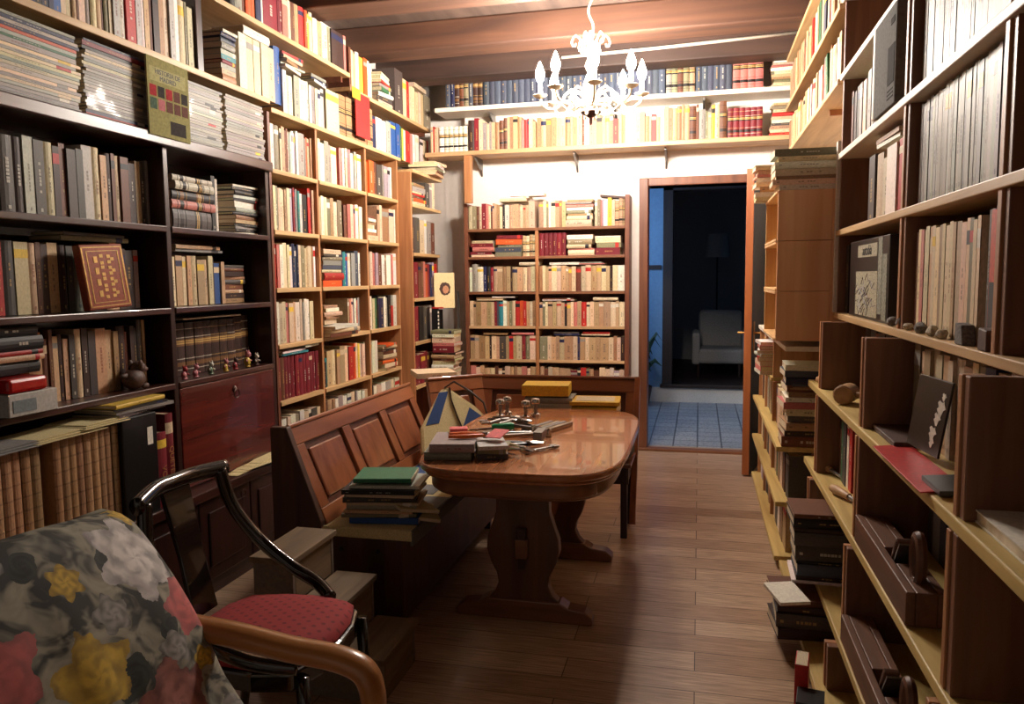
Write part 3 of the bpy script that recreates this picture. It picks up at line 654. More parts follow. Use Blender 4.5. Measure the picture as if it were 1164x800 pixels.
def size_word(t, h, hm):
    return ('thick ' if t > 0.038 else 'slim ' if t < 0.014 else '')+('tall ' if h > hm*1.09 else 'short ' if h < hm*0.9 else '')
def parse(dsl):
    out = []
    for tok in dsl.split():
        rep = 1
        if '*' in tok: tok, q = tok.split('*'); rep = int(q)
        code = tok[0]; rest = tok[1:]; st = None; wm = 1.0; hm = 1.0; lean = 0.0
        import re
        for k, v in re.findall(r'([:/~#hvp%^])([-0-9.]*)', rest):
            if k == ':': wm = float(v)
            elif k == '/': hm = float(v)
            elif k == '~': lean = float(v)
            elif k == '#': st = 'v'
            elif k == '^': st = 'b'
            elif k == 'h': st = 'h'
            elif k == 'p': st = 'p'
            elif k == '%': st = 'g'
        out += [(code, wm, hm, lean, st)]*rep
    return out
def row(wl, place, plane, z, a0, a1, h, d, dsl, px=True, name='book', hj=0.05, jit=0.3, style=None, dj=0.010, seed=1, pri=0.0, uniform=False):
    """a run of books standing side by side, listed left to right as one faces them"""
    rng = random.Random(seed*131+len(BOOKS)); ex, ey = (np.array(a, float) for a in WALL[wl])
    if px: a0 = coord(wl, a0, z+h*0.45, plane); a1 = coord(wl, a1, z+h*0.45, plane)
    items = parse(dsl); ws = [wm*(1.0 if uniform else 1+rng.uniform(-jit, jit)) for _, wm, _, _, _ in items]; tot = sum(ws); span = abs(a1-a0); sg = 1 if a1 > a0 else -1
    pos = a0; k = 0
    for (code, wm, hm, lean, st), w_ in zip(items, ws):
        wd = w_/tot*span
        if code != '_':
            t = max(0.004, wd-0.0012); hh = h*hm*(1+(0 if uniform else rng.uniform(-hj, hj))); dd = d*(1 if uniform else rng.uniform(0.85, 1.0))
            s_ = st or style or rng.choice('pppphh'); c0 = pos+sg*wd/2
            o = np.zeros(3); off = rng.uniform(0, dj) + (0.006 if s_ in 'hvb' else 0.001)
            if wl == 'L': o[:] = (plane-off, c0, z+0.0005)
            elif wl == 'B': o[:] = (c0, plane+off, z+0.0005)
            else: o[:] = (plane+off, c0, z+0.0005)
            e1, e3 = ex, np.array([0, 0, 1.0])
            if lean:
                a = math.radians(lean); e1 = ex*math.cos(a)-np.array([0, 0, 1.0])*math.sin(a); e3 = np.array([0, 0, 1.0])*math.cos(a)+ex*math.sin(a)
                o = o+np.array([0, 0, 1.0])*t/2*abs(math.sin(a))
            kind = {'p': 'paperback', 'h': 'hardback', 'v': 'bound volume', 'b': 'ribbed volume', 'g': 'magazine'}[s_]
            lab = f"{size_word(t, hh, h)}{CW[code]} {kind}, {ORD[min(k, 59)]} from left {place}"
            book(o, e1, ey, e3, t, hh, dd, code, s_, lab, 'upright ' + name + 's ' + place, name, 'magazine' if name == 'magazine' else 'book', rng.randint(0, 10**6), pri); k += 1
        pos += sg*wd
def stack(place, c, face, items, name='book', seed=1, style=None, pri=0.0, jit=0.012, rot=4.0, length=0.22, depth=0.16, expose='all'):
    """books lying flat on one another; c = middle of the front (spine) line at the bottom, face = direction the spines look (degrees)"""
    rng = random.Random(seed*977+len(BOOKS)); z = c[2]; items = parse(items) if isinstance(items, str) else items
    for k, (code, th, lm, lean, st) in enumerate(items):
        a = math.radians(face+rng.uniform(-rot, rot)); n_ = np.array([math.cos(a), math.sin(a), 0]); al = np.array([-n_[1], n_[0], 0])
        t = 0.022*th*rng.uniform(0.9, 1.1); L = length*lm*rng.uniform(0.93, 1.04); d = depth*rng.uniform(0.92, 1.04)
        o = np.array([c[0], c[1], z+t/2+0.0004])+al*(-L/2+rng.uniform(-jit, jit))+n_*rng.uniform(-jit, jit*0.3)
        s_ = st or style or rng.choice('pph')
        book(o, (0, 0, 1), -n_, al, t, L, d, code, s_, f"{CW[code]} {'magazine' if name == 'magazine' else 'book'} lying {ORD[k]} from bottom {place}", name + 's lying ' + place, name, 'magazine' if name == 'magazine' else 'book', rng.randint(0, 10**6), pri, expose)
        z += t+0.0012
    return z

# --- left wall, top shelf and magazine stacks
XS = XL-0.012
row('L', 'on the top shelf over magazine stacks', XS, 2.367, 18, 225, 0.275, 0.20, 'd n v/1.05 n v v b:1.3 c:.7 c t h:.5 c g c t h:.7 x c:.6 i w:1.3 r:1.5/1.03 i w:.6 t h:.8 u:1.2 k:1.1 c i w c:1.4 x:.8 c:1.2 g:.9', seed=3)
z_ = stack('beside the dark divider, top shelf', (XS, yL(261, 2.5, XS), 2.367), 0, 'k:1.6 t:1 g:1 m:.8 a:1 i:1 g:1.3 s:.9 v:1 w:.6', length=0.12, depth=0.19, rot=1, seed=4)
row('L', 'in the tall set right of the divider', XS, 2.367, 273, 313, 0.275, 0.20, 'w c c c c', uniform=True, style='p', seed=5)
stack('on the tall cream set', (XS+0.005, yL(291, 2.66, XS), 2.644), 0, 'w:1.9', length=0.24, depth=0.19, rot=1)
row('L', 'in the row along the top of pine bookcase', XS, 2.367, 314, 321, 0.30, 0.2, 'b', style='h', seed=6)
row('L', 'in the white run on top of pine bookcase', XS, 2.3275, 322, 369, 0.225, 0.17, 'w:.8 i:.7 w g:1.2 w:.7 w i w:.7 g c w:.8 i', seed=7)
stack('on the white run, atop pine bookcase', (XS+0.01, yL(333, 2.57, XS), 2.574), 0, 'w:.7 i:.5 k:1.0 c:.9 r:.9', length=0.22, depth=0.15, rot=14, seed=8)
stack('farther along, atop pine bookcase', (XS+0.005, yL(362, 2.57, XS), 2.574), 0, 'w:.7 v:.5 g:.8', length=0.2, depth=0.15, rot=8, seed=9)
row('L', 'in the stamped set atop pine bookcase', XS, 2.3275, 371, 425, 0.26, 0.18, 'c:1.3/.95 k#*2 k#*3', seed=10, hj=0.01)
row('L', 'near the red folder atop pine bookcase', XS, 2.3275, 425, 488, 0.235, 0.17, 'v:1 w:1.3 w i b:1.8/1.1 b/1.08 e:.6 y:.6 w:.7 r:1.2 p w w:1.1 n:.7 i c:1.1 r:.6', seed=11)
rf = MB(); ya, yb_ = yL(405, 2.5, XL+0.02), yL(421, 2.5, XL+0.02)
rf.box(XL+0.012, XL+0.017, ya, yb_, 2.36, 2.64)
rfo = thing('folder', 'bright red card folder with a yellow corner leaning before the stamped set', 'folder', (XL+0.015, ya, 2.33)); part('cover', rf, M['red_paper'], rfo); part('corner_sheet', MB().box(XL+0.018, XL+0.020, ya-0.05, ya+0.07, 2.59, 2.66), M['yellow_card'], rfo)
for i, (p0, p1, tx) in enumerate(((-40, 89, 'leftmost stack'), (92, 167, 'second stack from the left'), (168, 252, 'stack behind the hanging magazine'), (253.5, 299, 'rightmost stack'))):
    y0_, y1_ = yL(p0, 2.18, XS), yL(p1, 2.18, XS)
    it = {0: 'g j g q c j c q:1.4 c j c c q c j:1.5 e:.7 q o:.9 v q v j', 1: 'r v j j q j g j j q j q j g q j c j q c j n:1.2 m:1.6 v:.8', 2: 'j q j j g j j q j:.8 j j q j q:1.6 j j j q j g j j', 3: 'j g j j q j j j g j j j j q j j j j g j q j'}[i]
    ln = len(it.split()); sc = 0.272/sum(0.0114*float(t.split(':')[1] if ':' in t else 1)+0.0012 for t in it.split())
    its = [(t[0], 0.0114*sc/0.022*float(t.split(':')[1] if ':' in t else 1), 1.0, 0, 'g') for t in it.split()]
    stack(f'of the {tx} under the long shelf', (XS+0.01, (y0_+y1_)/2, 2.036), 0, its, name='magazine', length=(y1_-y0_)*0.97, depth=0.21, rot=0.3, jit=0.0025, seed=20+i, pri=2.0, expose='spine')
# hanging magazine: HISTORIA DE MADRID
hx = XL+0.03; hy0, hy1 = yL(167, 2.15, hx), yL(214, 2.15, hx)
hm = thing('magazine', 'olive magazine with small coloured pictures hung in front of the stacks', 'magazine', (hx, (hy0+hy1)/2, 2.02))
part('cover', MB().box(hx, hx+0.006, hy0, hy1, 2.018, 2.33), plain('olive_cover_paper', (136, 130, 84), 0.85, spec=0.15), hm)
part('pages', MB().box(hx-0.003, hx, hy0+0.002, hy1-0.002, 2.02, 2.328), M['pages'], hm)
part('title_panel', MB().box(hx+0.006, hx+0.0066, hy0+0.012, hy1-0.02, 2.235, 2.292), plain('pale_olive_panel', (160, 154, 108), 0.85, spec=0.15), hm)
wv = (hy1-hy0)/5.6
tp = [M['print_'+q] for q in ('red', 'dark', 'red', 'brown', 'dark', 'green', 'pink', 'brown', 'brown', 'brown')]
for k in range(10):
    yy = hy0+0.012+(k % 5)*wv*1.06; zz = 2.175-(k//5)*0.052
    part('picture', MB().box(hx+0.006, hx+0.0068, yy, yy+wv*0.86, zz, zz+0.044), tp[k], hm)
part('stamp', MB().box(hx+0.006, hx+0.0066, hy0+0.5*(hy1-hy0), hy1-0.03, 2.035, 2.09), M['print_dark'], hm)
for tx, zz, sz in (('HISTORIA DE', 2.275, 0.030), ('MADRID', 2.250, 0.030)):
    lettering(tx, sz*0.9, M['ink'], hm, (hx+0.0066, (hy0+hy1)/2-0.004, zz), (0, 1, 0), (0, 0, 1), (1, 0, 0))

# --- left wall, ceiling shelf
row('L', 'on the sagging ceiling shelf', XS, 2.736, 262, 395, 0.222, 0.20, 'd:1 g h:.8 o:1.1 o:.8 v:.9 w:.4 m:2.6/1.05 m:.9 p:.9 c:.7 h:.6 t:.7 r:.8 o:.8 y:.6 c w:.8 t c x:1 u:3.2/1.04 p:.9/1.04', seed=30, style='h')
row('L', 'on the farther ceiling shelf', XS, 2.656, 397, 424, 0.25, 0.17, 'h:.7 c t w:1.1 y:1.3 o:1.3 w c:1.3', seed=31)
z_ = stack('near the ceiling by the far end', (XS+0.02, yL(436, 2.75, XS), 2.656), 0, 'c:1.4 d:1.4 w:1.2 e:1.2 g:1 r:.8 w:1.4 c:1', length=0.22, depth=0.17, rot=9, seed=32)
row('L', 'at the end of the farther ceiling shelf', XS, 2.656, 449, 490, 0.26, 0.18, 'd:2/1.2 c:1.4/1.1 r:.8/1.1 c:1 c c c t x:2.6/1.0', seed=33)
stack('on the cream set by the ceiling beam', (XS+0.005, yL(478, 2.9, XS), 2.94), 0, 'c:1.6', length=0.3, depth=0.18, rot=2)

# --- dark bookcase
XD = XL-0.065
row('L', 'on the high shelf of the dark bookcase', XD, 1.656, 2, 172, 0.27, 0.19, 'd:1.2 u i:1.1 d:1.4 c:1.4/.95 u h d:1.6/.95 d i:1.6/1.02 c:1.2 t/.98 u:.9 h:.7 c:.7 h d:.8/.95 t:.8 d:1.2 g:.7', seed=40, pri=1)
stack('in the dark bookcase under the rightmost magazines', (XD+0.02, yL(216, 1.8, XD), 1.656), 0, 'd:3.6 p:1.7 n:1.9 i:1.6 i:1.2', length=0.30, depth=0.2, rot=1.5, seed=41, style='v', pri=1)
row('L', 'between the two lying stacks, dark bookcase', XD+0.01, 1.656, 243, 250, 0.27, 0.18, 'n/1 w:.6/.95', seed=42)
stack('at the right end of the dark bookcase', (XD+0.02, yL(277, 1.8, XD), 1.656), 0, 'w:.5 n:.6 g:.6 n:.5 t:.8 k:1 n:.6 i:1 w:1.3 n:.6 i:.6 n:1.1 d:.7 w:.5', length=0.225, depth=0.2, rot=4, seed=43, pri=1)
row('L', 'on the middle shelf of the dark bookcase', XD-0.02, 1.311, -12, 160, 0.25, 0.18, 'u r:1.1 d:1.9/1.05 c:1.6/1.02 c:.8 h:.9 u t:1.1 u d g:1.3 u d u k t:.9/1.05 u d:1.3 g:1/.95', seed=44, pri=1)
stack('across the middle shelf books, dark bookcase', (XD-0.01, yL(110, 1.58, XD), 1.578), 0, 'x:.8 d:.5', length=0.34, depth=0.15, rot=3, seed=45)
row('L', 'beside the blue spine, dark bookcase', XD-0.01, 1.311, 196, 256, 0.225, 0.17, 'c t c:.7 t:.7 c t:1.6/.95 c/.9 c:.8 u:.5 b:1.2/.92 t:.7/.95', seed=46, pri=1)
stack('on the books beside the blue spine', (XD, yL(228, 1.56, XD), 1.556), 0, 'g:.6 c:.8', length=0.34, depth=0.15, rot=5, seed=47)
stack('in the dark nook right of the blue spine', (XD-0.03, yL(272, 1.4, XD), 1.311), 0, 'k:1.1 u:1 t:.8 h:1.2 d:1 k:.7 u:1 h:.8 d:.6', length=0.2, depth=0.15, rot=5, seed=48)
row('L', 'on the lowest open shelf of the dark bookcase', XD-0.01, 0.986, 36, 168, 0.255, 0.18, 'k:1.7 h:1.3/.95 h:.9 t:.9/.95 u t:.8/.92 d:1/.98 c:1.5/1.03 u d:1.2 t:1.7 t:1.3/.97 k:.9/.95 u:1.4 h:.6/.95 u d/.98 d:1.4/1.06 t:.9/1.08', seed=49, pri=1)
row('L', 'of the dark leather set above the drop front', XD-0.04, 0.986, 203, 285, 0.245, 0.18, 'u# u# u# u# u# u# u# u#/1.03 u#/1.05', uniform=True, seed=50, pri=1)
single('paper_sheet', MB().box(XD-0.15, XD-0.02, yL(204, 1.25, XD-0.04), yL(270, 1.25, XD-0.04), 1.2455, 1.252), M['white_paper'], 'white folded paper lying on the dark leather set', 'paper')
# standing and lying things in front
stack('at the far left of the lowest open shelf', (XD+0.05, yL(14, 1.1, XD+0.05)+0.03, 0.986+0.13), 0, 'n:2 t:.9 r:.7 n:2 n:1.6', length=0.2, depth=0.2, rot=1, seed=51, style='h')
bx = thing('box_file', 'pale grey cardboard box with a cut-out window on the dark shelf', 'box', (XL-0.1, 1.98, 0.986)); by1 = yL(67, 1.02, XL+0.05)
g1 = MB(); g1.box(XL-0.14, XL+0.045, max(by1-0.42, 2.015), by1, 0.987, 1.062); part('carton', g1, plain('pale_grey_carton', (176, 172, 166), 0.6), bx, bev=0.003)
part('window', MB().box(XL+0.0455, XL+0.047, max(by1-0.36, 2.03), by1-0.09, 1.0, 1.04), plain('window_film', (120, 130, 134), 0.2), bx)
rb = thing('box', 'glossy red flat box lying on the pale grey carton', 'box', (XL-0.1, 1.95, 1.063)); ry1 = yL(55, 1.09, XL+0.05)
part('lid', MB().box(XL-0.14, XL+0.05, max(ry1-0.40, 2.015), ry1, 1.063, 1.112), plain('glossy_red', (170, 28, 28), 0.2, coat=0.5), rb, bev=0.012)
# ornate red book standing cover forward
oy0, oy1 = yL(98, 1.42, XL-0.005), yL(141, 1.42, XL-0.005)
ob = thing('ornate_book', 'red-brown leather book with gold tooled cover leaning cover-forward on the dark shelf', 'book', (XL-0.03, (oy0+oy1)/2, 1.311))
V_ = np.array([-0.10, -0.055, 0.99]); V_ /= np.linalg.norm(V_); U_ = np.array([0.12, 0.99, 0.06]); U_ /= np.linalg.norm(U_); N_ = np.cross(U_, V_); wq = oy1-oy0
part('cover', MB().frame((XL+0.006, oy0, 1.316), U_, V_, N_, 0, wq, 0, 0.245, -0.035, 0.0), plain('red_leather', (142, 64, 42), 0.35), ob, bev=0.004)
fr = MB()
for a, b, c_, d_ in ((0.03, 0.97, 0.04, 0.055), (0.03, 0.97, 0.945, 0.96), (0.03, 0.06, 0.04, 0.96), (0.94, 0.97, 0.04, 0.96), (0.13, 0.87, 0.10, 0.11), (0.13, 0.87, 0.89, 0.90), (0.13, 0.15, 0.10, 0.90), (0.85, 0.87, 0.10, 0.90)):
    fr.frame((XL+0.006, oy0, 1.316), U_, V_, N_, a*wq, b*wq, c_*0.245, d_*0.245, 0, 0.0012)
for k in range(4):
    for j in range(7):
        a = 2*PI*j/7; cc = np.array([XL+0.006, oy0, 1.316])+U_*wq*(0.5+0.2*math.cos(a))+V_*0.245*(0.24+0.175*k+0.055*math.sin(a)); fr.frame(cc, U_, V_, N_, -0.008, 0.008, -0.006, 0.006, 0, 0.0012)
part('tooling', fr, M['gold'], ob)
dg = MB(); cdog = np.array([XL-0.03, yL(152, 1.03, XL-0.03), 0.986])
dg.blob(cdog+np.array([0, 0, 0.042]), (0.04, 0.055, 0.042), 12); dg.blob(cdog+np.array([0.0, 0.03, 0.085]), (0.028, 0.032, 0.028), 10); dg.blob(cdog+np.array([0.0, 0.062, 0.077]), (0.014, 0.02, 0.012), 8); dg.blob(cdog+np.array([0.0, -0.05, 0.06]), (0.012, 0.03, 0.012), 8)
for s_ in (-1, 1): dg.blob(cdog+np.array([s_*0.024, 0.015, 0.102]), (0.008, 0.012, 0.018), 8); dg.blob(cdog+np.array([s_*0.025, 0.035, 0.012]), (0.012, 0.022, 0.012), 8)
single('animal_ornament', dg, M['clay'], 'small dark carved animal ornament on the lowest dark shelf', 'ornament', smooth='all')
# toy figures on the ledge above the drop front
for k, (p_, a_, b_, t_) in enumerate(((209, 'red_toy', 'pink_toy', 'tiny red toy figure at the left end of the row on the ledge'), (222, 'pink_toy', 'pink_toy', 'tiny pink four-legged toy, second along the ledge'), (239, 'white_toy', 'green_toy', 'tiny white and green toy figure, third along the ledge'), (256, 'pink_toy', 'yellow_toy', 'tiny pink toy with yellow base, fourth along the ledge'),
                                      (267, 'clay', 'red_toy', 'tiny dark brown toy figure, fifth along the ledge'), (281, 'pink_toy', 'yellow_toy', 'larger pink and yellow toy, sixth along the ledge'), (291, 'white_toy', 'clay', 'tiny white toy at the right end of the ledge'))):
    c0 = np.array([XL-0.012, yL(p_, 1.01, XL-0.012), 0.986]); s_ = 1.35 if k == 5 else 1.0
    tf = thing('toy_figure', t_, 'toy', tuple(c0), 'toy figures on the ledge')
    mb = MB(); mb.blob(c0+np.array([0, 0, 0.022*s_]), (0.012*s_, 0.014*s_, 0.018*s_), 8); mb.blob(c0+np.array([0, 0.004, 0.006]), (0.012, 0.018, 0.006), 8); part('body', mb, M[b_], tf, 'all')
    mb = MB(); mb.blob(c0+np.array([0.002, 0.008, 0.048*s_]), (0.011*s_, 0.012*s_, 0.012*s_), 8)
    for q in (-1, 1): mb.blob(c0+np.array([0.0, 0.008+q*0.009, 0.06*s_]), (0.004, 0.004, 0.007*s_), 6)
    part('head', mb, M[a_], tf, 'all')
    for q in (-1, 1): part('arm', MB().tube([c0+np.array([0.004, q*0.01, 0.03*s_]), c0+np.array([0.012, q*0.02, 0.024*s_])], 0.004, 6), M[a_], tf, 'all')
# large tan sets below, standing forward on the counter
row('L', 'in the big tan set at the far left', XL+0.075, 0.5015, -3, 52, 0.385, 0.21, 'k^*5', uniform=True, seed=52, pri=1)
row('L', 'in the big tan set behind floral armchair', XL+0.075, 0.5015, 66, 139, 0.385, 0.21, 'k^*9', uniform=True, seed=53, pri=1)
pz = 0.888
for k, (p0, p1, zz, mt, t_) in enumerate(((-30, 45, pz, 'grey_card', 'dark folded paper lying across the far left tan set'), (40, 120, pz+0.002, 'cream_cloth', 'yellowed newspaper lying over the big tan set'), (95, 146, pz+0.012, 'cream_cloth', 'second yellowed newspaper sheet beside the black box'))):
    a, b = yL(p0, zz, XL+0.09), yL(p1, zz, XL+0.09); pm = MB()
    for j in range(3): pm.frame((XL-0.1, a+0.01*j, zz+0.004*j), (1, 0.03*j, 0), (0, 1, 0.01*j), (0, 0, 1), 0, 0.2-0.012*j, 0, (b-a)*(1-0.05*j), 0, 0.0025)
    single('newspaper', pm, M[mt], t_, 'newspaper')
nbx0, nbx1 = yL(142, 0.7, XL+0.09), yL(181, 0.7, XL+0.09)
bb = thing('magazine_box', 'black box file between the tan set and the red spines', 'box', (XL, nbx0, 0.5))
part('carton', MB().box(XL-0.14, XL+0.09, nbx0, nbx1-0.004, 0.501, 0.905), M['black'], bb, bev=0.003); part('label_window', MB().box(XL+0.09, XL+0.0915, nbx1-0.06, nbx1-0.03, 0.78, 0.85), M['white_paper'], bb)
row('L', 'right of the black box file', XL+0.085, 0.5015, 182, 201, 0.36, 0.20, 'm:1.2/.86 m:1/1.05', uniform=True, style='h', seed=54, pri=3)
stack('on the black box file', (XL+0.08, (nbx0+nbx1)/2+0.04, 0.9065), 0, 'd:.5 g:.6 n:.4 y:.7', length=0.30, depth=0.2, rot=8, seed=55)
pm = MB(); a = yL(262, 0.51, XL+0.05); b = yL(318, 0.51, XL+0.05)
for j in range(5): pm.frame((XL+0.02, a+0.05*j, 0.5015+0.003*j), (0.98, 0.2*math.sin(j*2.1), 0), (-0.2*math.sin(j*2.1), 0.98, 0.02), (0, 0, 1), 0, 0.07, 0, (b-a)*0.5, 0, 0.002)
single('paper_pile', pm, M['cream_cloth'], 'crumpled yellowed papers on the counter below the drop front', 'papers')

# --- pine bookcase rows: bay edges in frame coordinates
B1, B2, B3 = (LY[0]+0.028, LY[1]-0.004), (LY[1]+0.028, LY[2]-0.004), (LY[2]+0.028, LY[3]-0.004)
SH = {2.01: 'top', 1.69: 'second', 1.38: 'third', 1.075: 'fourth', 0.765: 'fifth', 0.455: 'lowest'}
def pr(bay, z, dsl, h=0.24, a=None, b=None, **k):
    B = (B1, B2, B3)[bay]; nm = ('nearest', 'middle', 'farthest')[bay]
    row('L', f'on the {SH[z]} shelf, {nm} bay of pine bookcase', XS, z+0.0005, B[0] if a is None else a, B[1] if b is None else b, h, 0.17, dsl, px=False, seed=int(z*100)+bay, **k)
pr(0, 2.01, 'w:.7 c:.7 w x:1.3 c:.6 t h:.8 h:.6 w:.7 i w l w:.8 g:2.4/1.05 g:.8 o:.7 t:.8 k:1.1', h=0.235)
pr(1, 2.01, 'p:.5 c:.7 w:.9 g g c:1.1 _:.5 p:.7 r:.7/1.0 w:.8 c:.7 p:.7 w:.9 i:.8 w:1 _:.4')
pr(2, 2.01, 'o:1.6 o:1.2 h d:1.5/.95 g:.6 _:.3 l l:.8 w:.7 _:.4', h=0.22)
pr(0, 1.69, 'r:1 c:.9 x:.8 c:.9 c:.8 t:.7 c l:.7 m:.7 v:.6 g:.6 a:.7 w:.6 n:1.4/.95 r:.9/1.1 m:.9/1.1 t:.6/1.1', h=0.235)
pr(1, 1.69, 'c:.9 w:.7 c:.8 x:1 k:.6 c:.9 x:.9 _:.4 h:.8/.9 p:.6/.95 c:.7 p:.8 w:.9 w:.8 _:.3', h=0.225)
pr(2, 1.69, 't:1 c:.8 k:2.6/1.02 c:2.4/.98 w:.6', h=0.245, a=B3[0]+0.20)
stack('on the second shelf, farthest bay of pine bookcase', (XS, B3[0]+0.1, 1.6905), 0, 'c:1.6 k:1 w:1 c:1.3 k:.9 w:.9 h:.8', length=0.17, depth=0.15, rot=5)
pr(0, 1.38, 'r:.9 p:.6 w c:.9 c:.8 w:.9 v:.7 s:.6 v:.5 c:.8 x:.9 c:.8 t:.7 c:.9 k:.8 w:.6', h=0.235)
stack('on the third shelf, middle bay of pine bookcase', (XS+0.02, B2[0]+0.135, 1.3805), 0, 'o:1.8 r:1.9 c:.8 s:1.1 g:1.2 x:1 d:.6 c:1.3', length=0.25, depth=0.17, rot=3, seed=60)
pr(1, 1.38, 'v:.6 a:.9 b:.7 w:.6 g:.8 s:.8 w:.6 _:.7', h=0.22, a=B2[0]+0.29)
pr(2, 1.38, 't:.9 c:.7 p:1 l:.6/1.05 h:1.1 w:.8 k:.5 w:1 p:.7 w:.8', h=0.225)
pr(0, 1.075, 'w:.9 c:.7 c:1.1 p:.7 c:1.1 t:.7 w:1.1 c:.8 g:.7 w:1 w:.7 c:.8 _:.9', h=0.23)
stack('on the fourth shelf, middle bay of pine bookcase', (XS+0.01, B2[0]+0.13, 1.0755+0.075), 0, 'c:1.2 k:.9 c:1 w:1.1 t:.7', length=0.2, depth=0.15, rot=6, seed=61)
stack('jutting from the fourth shelf of pine bookcase', (XS+0.075, B2[0]+0.18, 1.0755), 0, 'h:1.1 c:1.1 w:.9', length=0.36, depth=0.22, rot=3, seed=62)
pr(1, 1.075, 't:.7 p:.8 c:.7 l:.9 w:.9 p:.7 g:.8', h=0.215, a=B2[0]+0.385, b=B2[1]-0.1)
pr(2, 1.075, 'w:1.2 c:.8 e:.6 n:.5 v:1.4 w:.5 g:.6 n r:.7/.7 w:1.2', h=0.22)
pr(0, 0.765, 'm h m*9 m', h=0.235, uniform=True, style='h', hj=0.0)
stack('on the crimson set, pine bookcase', (XS+0.01, (B1[0]+B1[1])/2-0.06, 0.765+0.243), 0, 'a:.5 w:.5', length=0.27, depth=0.15, rot=8, seed=63)
stack('on the crimson set by the bay edge', (XS+0.012, B1[1]-0.10, 0.765+0.243+0.026), 0, 'w:.6', length=0.19, depth=0.15, rot=8, seed=64)
pr(1, 0.765, 'n:.8/.7 a:.5/.8 t c:1 t t:1.2 c:.8 n:.4 r:1.4 o:.6 c:.9 y:.6 w:.7 c:.9 x:.6 _:.4', h=0.225)
pr(2, 0.765, 'w:1 w:1 w:1', h=0.225, b=B3[0]+0.16, uniform=True)
stack('on the fifth shelf, farthest bay of pine bookcase', (XS+0.02, B3[0]+0.33, 0.7655), 0, 'k:.8 c:1.4 o:1.1 k:.8 c:1 h:1.1 n:.5 c:.9 o:.7', length=0.22, depth=0.17, rot=7, seed=65)
pr(0, 0.455, 'h:.7 w c:.8 w:1.1 x:.8 w:.8 c:1.1 w:.6 d:1.2 c', h=0.21)
pr(1, 0.455, 'h t:.9 k:.8 w:.9 g w w c:1.1 g:.7 w:1.2 w:.8 t', h=0.22)
pr(2, 0.455, 'n:1.1 w:1 c:.8 w:.9 g c:.7 w', h=0.22)

# --- corner bookcase rows
XCS = XC-0.015
def cr_(z, dsl, h, nm, a=5.55, b=6.14, **k): row('L', f'on the {nm} shelf of corner bookcase', XCS, z+0.0005, a, b, h, 0.17, dsl, px=False, seed=int(z*50), **k)
z_ = stack('on the corner bookcase, upper shelf', (XCS+0.01, 5.72, 1.9855), 0, 'c:1 o:1.2 h:1 r:.7 c:.6 g:1.6 k:1', length=0.28, depth=0.17, rot=4, seed=67)
cr_(1.985, 'd:2/1.02 g:1 c:.9', 0.20, 'uppermost', a=5.90, b=6.12)
cr_(1.62, 'd:1.5/1.02 d:1.4 c:1.6/.95 i:1.2 g:1 h:1 _:.4', 0.26, 'second')
cr_(1.275, 'h m:1.2 h:1 h p:.9 o:1 m:.8 v:.9 l:.6 r:1', 0.27, 'third')
cr_(0.94, 'm:.8 m n:1.2 d n:1.3 g:.7 d:.9 _:1.6', 0.26, 'fourth')
cr_(0.60, 'm:1 m m m h _:.5 t:2/.9', 0.24, 'fifth')
z_ = stack('over the corner bookcase by the ceiling shelf end', (XC+0.06, 6.05, 2.2405), 0, 't:1 h:.7 x:1.1 w:1 c:1', length=0.28, depth=0.24, rot=10, seed=68)
# film-like spiral-bound book at the shelf end
sb = thing('spiral_notebook', 'black spiral-bound notebook at the end of the corner shelf', 'notebook', (XC, 6.03, 0.94))
part('cover', MB().box(XC-0.13, XC+0.03, 6.0, 6.13, 0.941, 1.17), M['black'], sb, bev=0.004)
for k in range(7): part('spiral', MB().box(XC+0.029, XC+0.033, 5.995, 6.02, 0.955+k*0.031, 0.972+k*0.031), M['white_paper'], sb)
pc_ = thing('portrait_card', 'cream card with a portrait of a dark-haired person on the corner bookcase', 'picture', (XC+0.02, 6.05, 1.275))
cO = onY(494, 350, 6.0); cU = np.array([0.93, 0.36, 0.0]); cU /= np.linalg.norm(cU); cV = np.array([-0.13, -0.02, 0.99]); cV -= cU*cV.dot(cU); cV /= np.linalg.norm(cV); cN = np.cross(cU, cV)
part('card', MB().frame(cO, cU, cV, cN, 0, 0.165, 0, 0.285, -0.002, 0), plain('cream_card', (236, 214, 160), 0.7, var=0.03), pc_)
def disc(o, U, V, N, ru, rv, off, seed=0):
    m = MB(); k = 22; rr = random.Random(seed); pts = [(ru*math.cos(2*PI*i/k)*(1+rr.uniform(-.08, .08)), rv*math.sin(2*PI*i/k)*(1+rr.uniform(-.08, .08))) for i in range(k)]
    m.prism(pts, o, U, V, N, off, off+0.0008); return m
co = cO+cU*0.088+cV*0.155
part('hair', disc(co, cU, cV, cN, 0.045, 0.055, 0.0, 1), M['clay'], pc_); part('face', disc(co-cV*0.006+cU*0.006, cU, cV, cN, 0.024, 0.032, 0.0009), plain('face_print', (196, 140, 104), 0.7), pc_)
single('red_booklet', MB().frame((XC-0.06, 6.0, 1.18), (1, 0, 0), (0, 1, 0), (0, 0, 1), 0, 0.13, 0, 0.17, 0, 0.012), M['red_paper'], 'small red booklet lying under the portrait card', 'booklet')
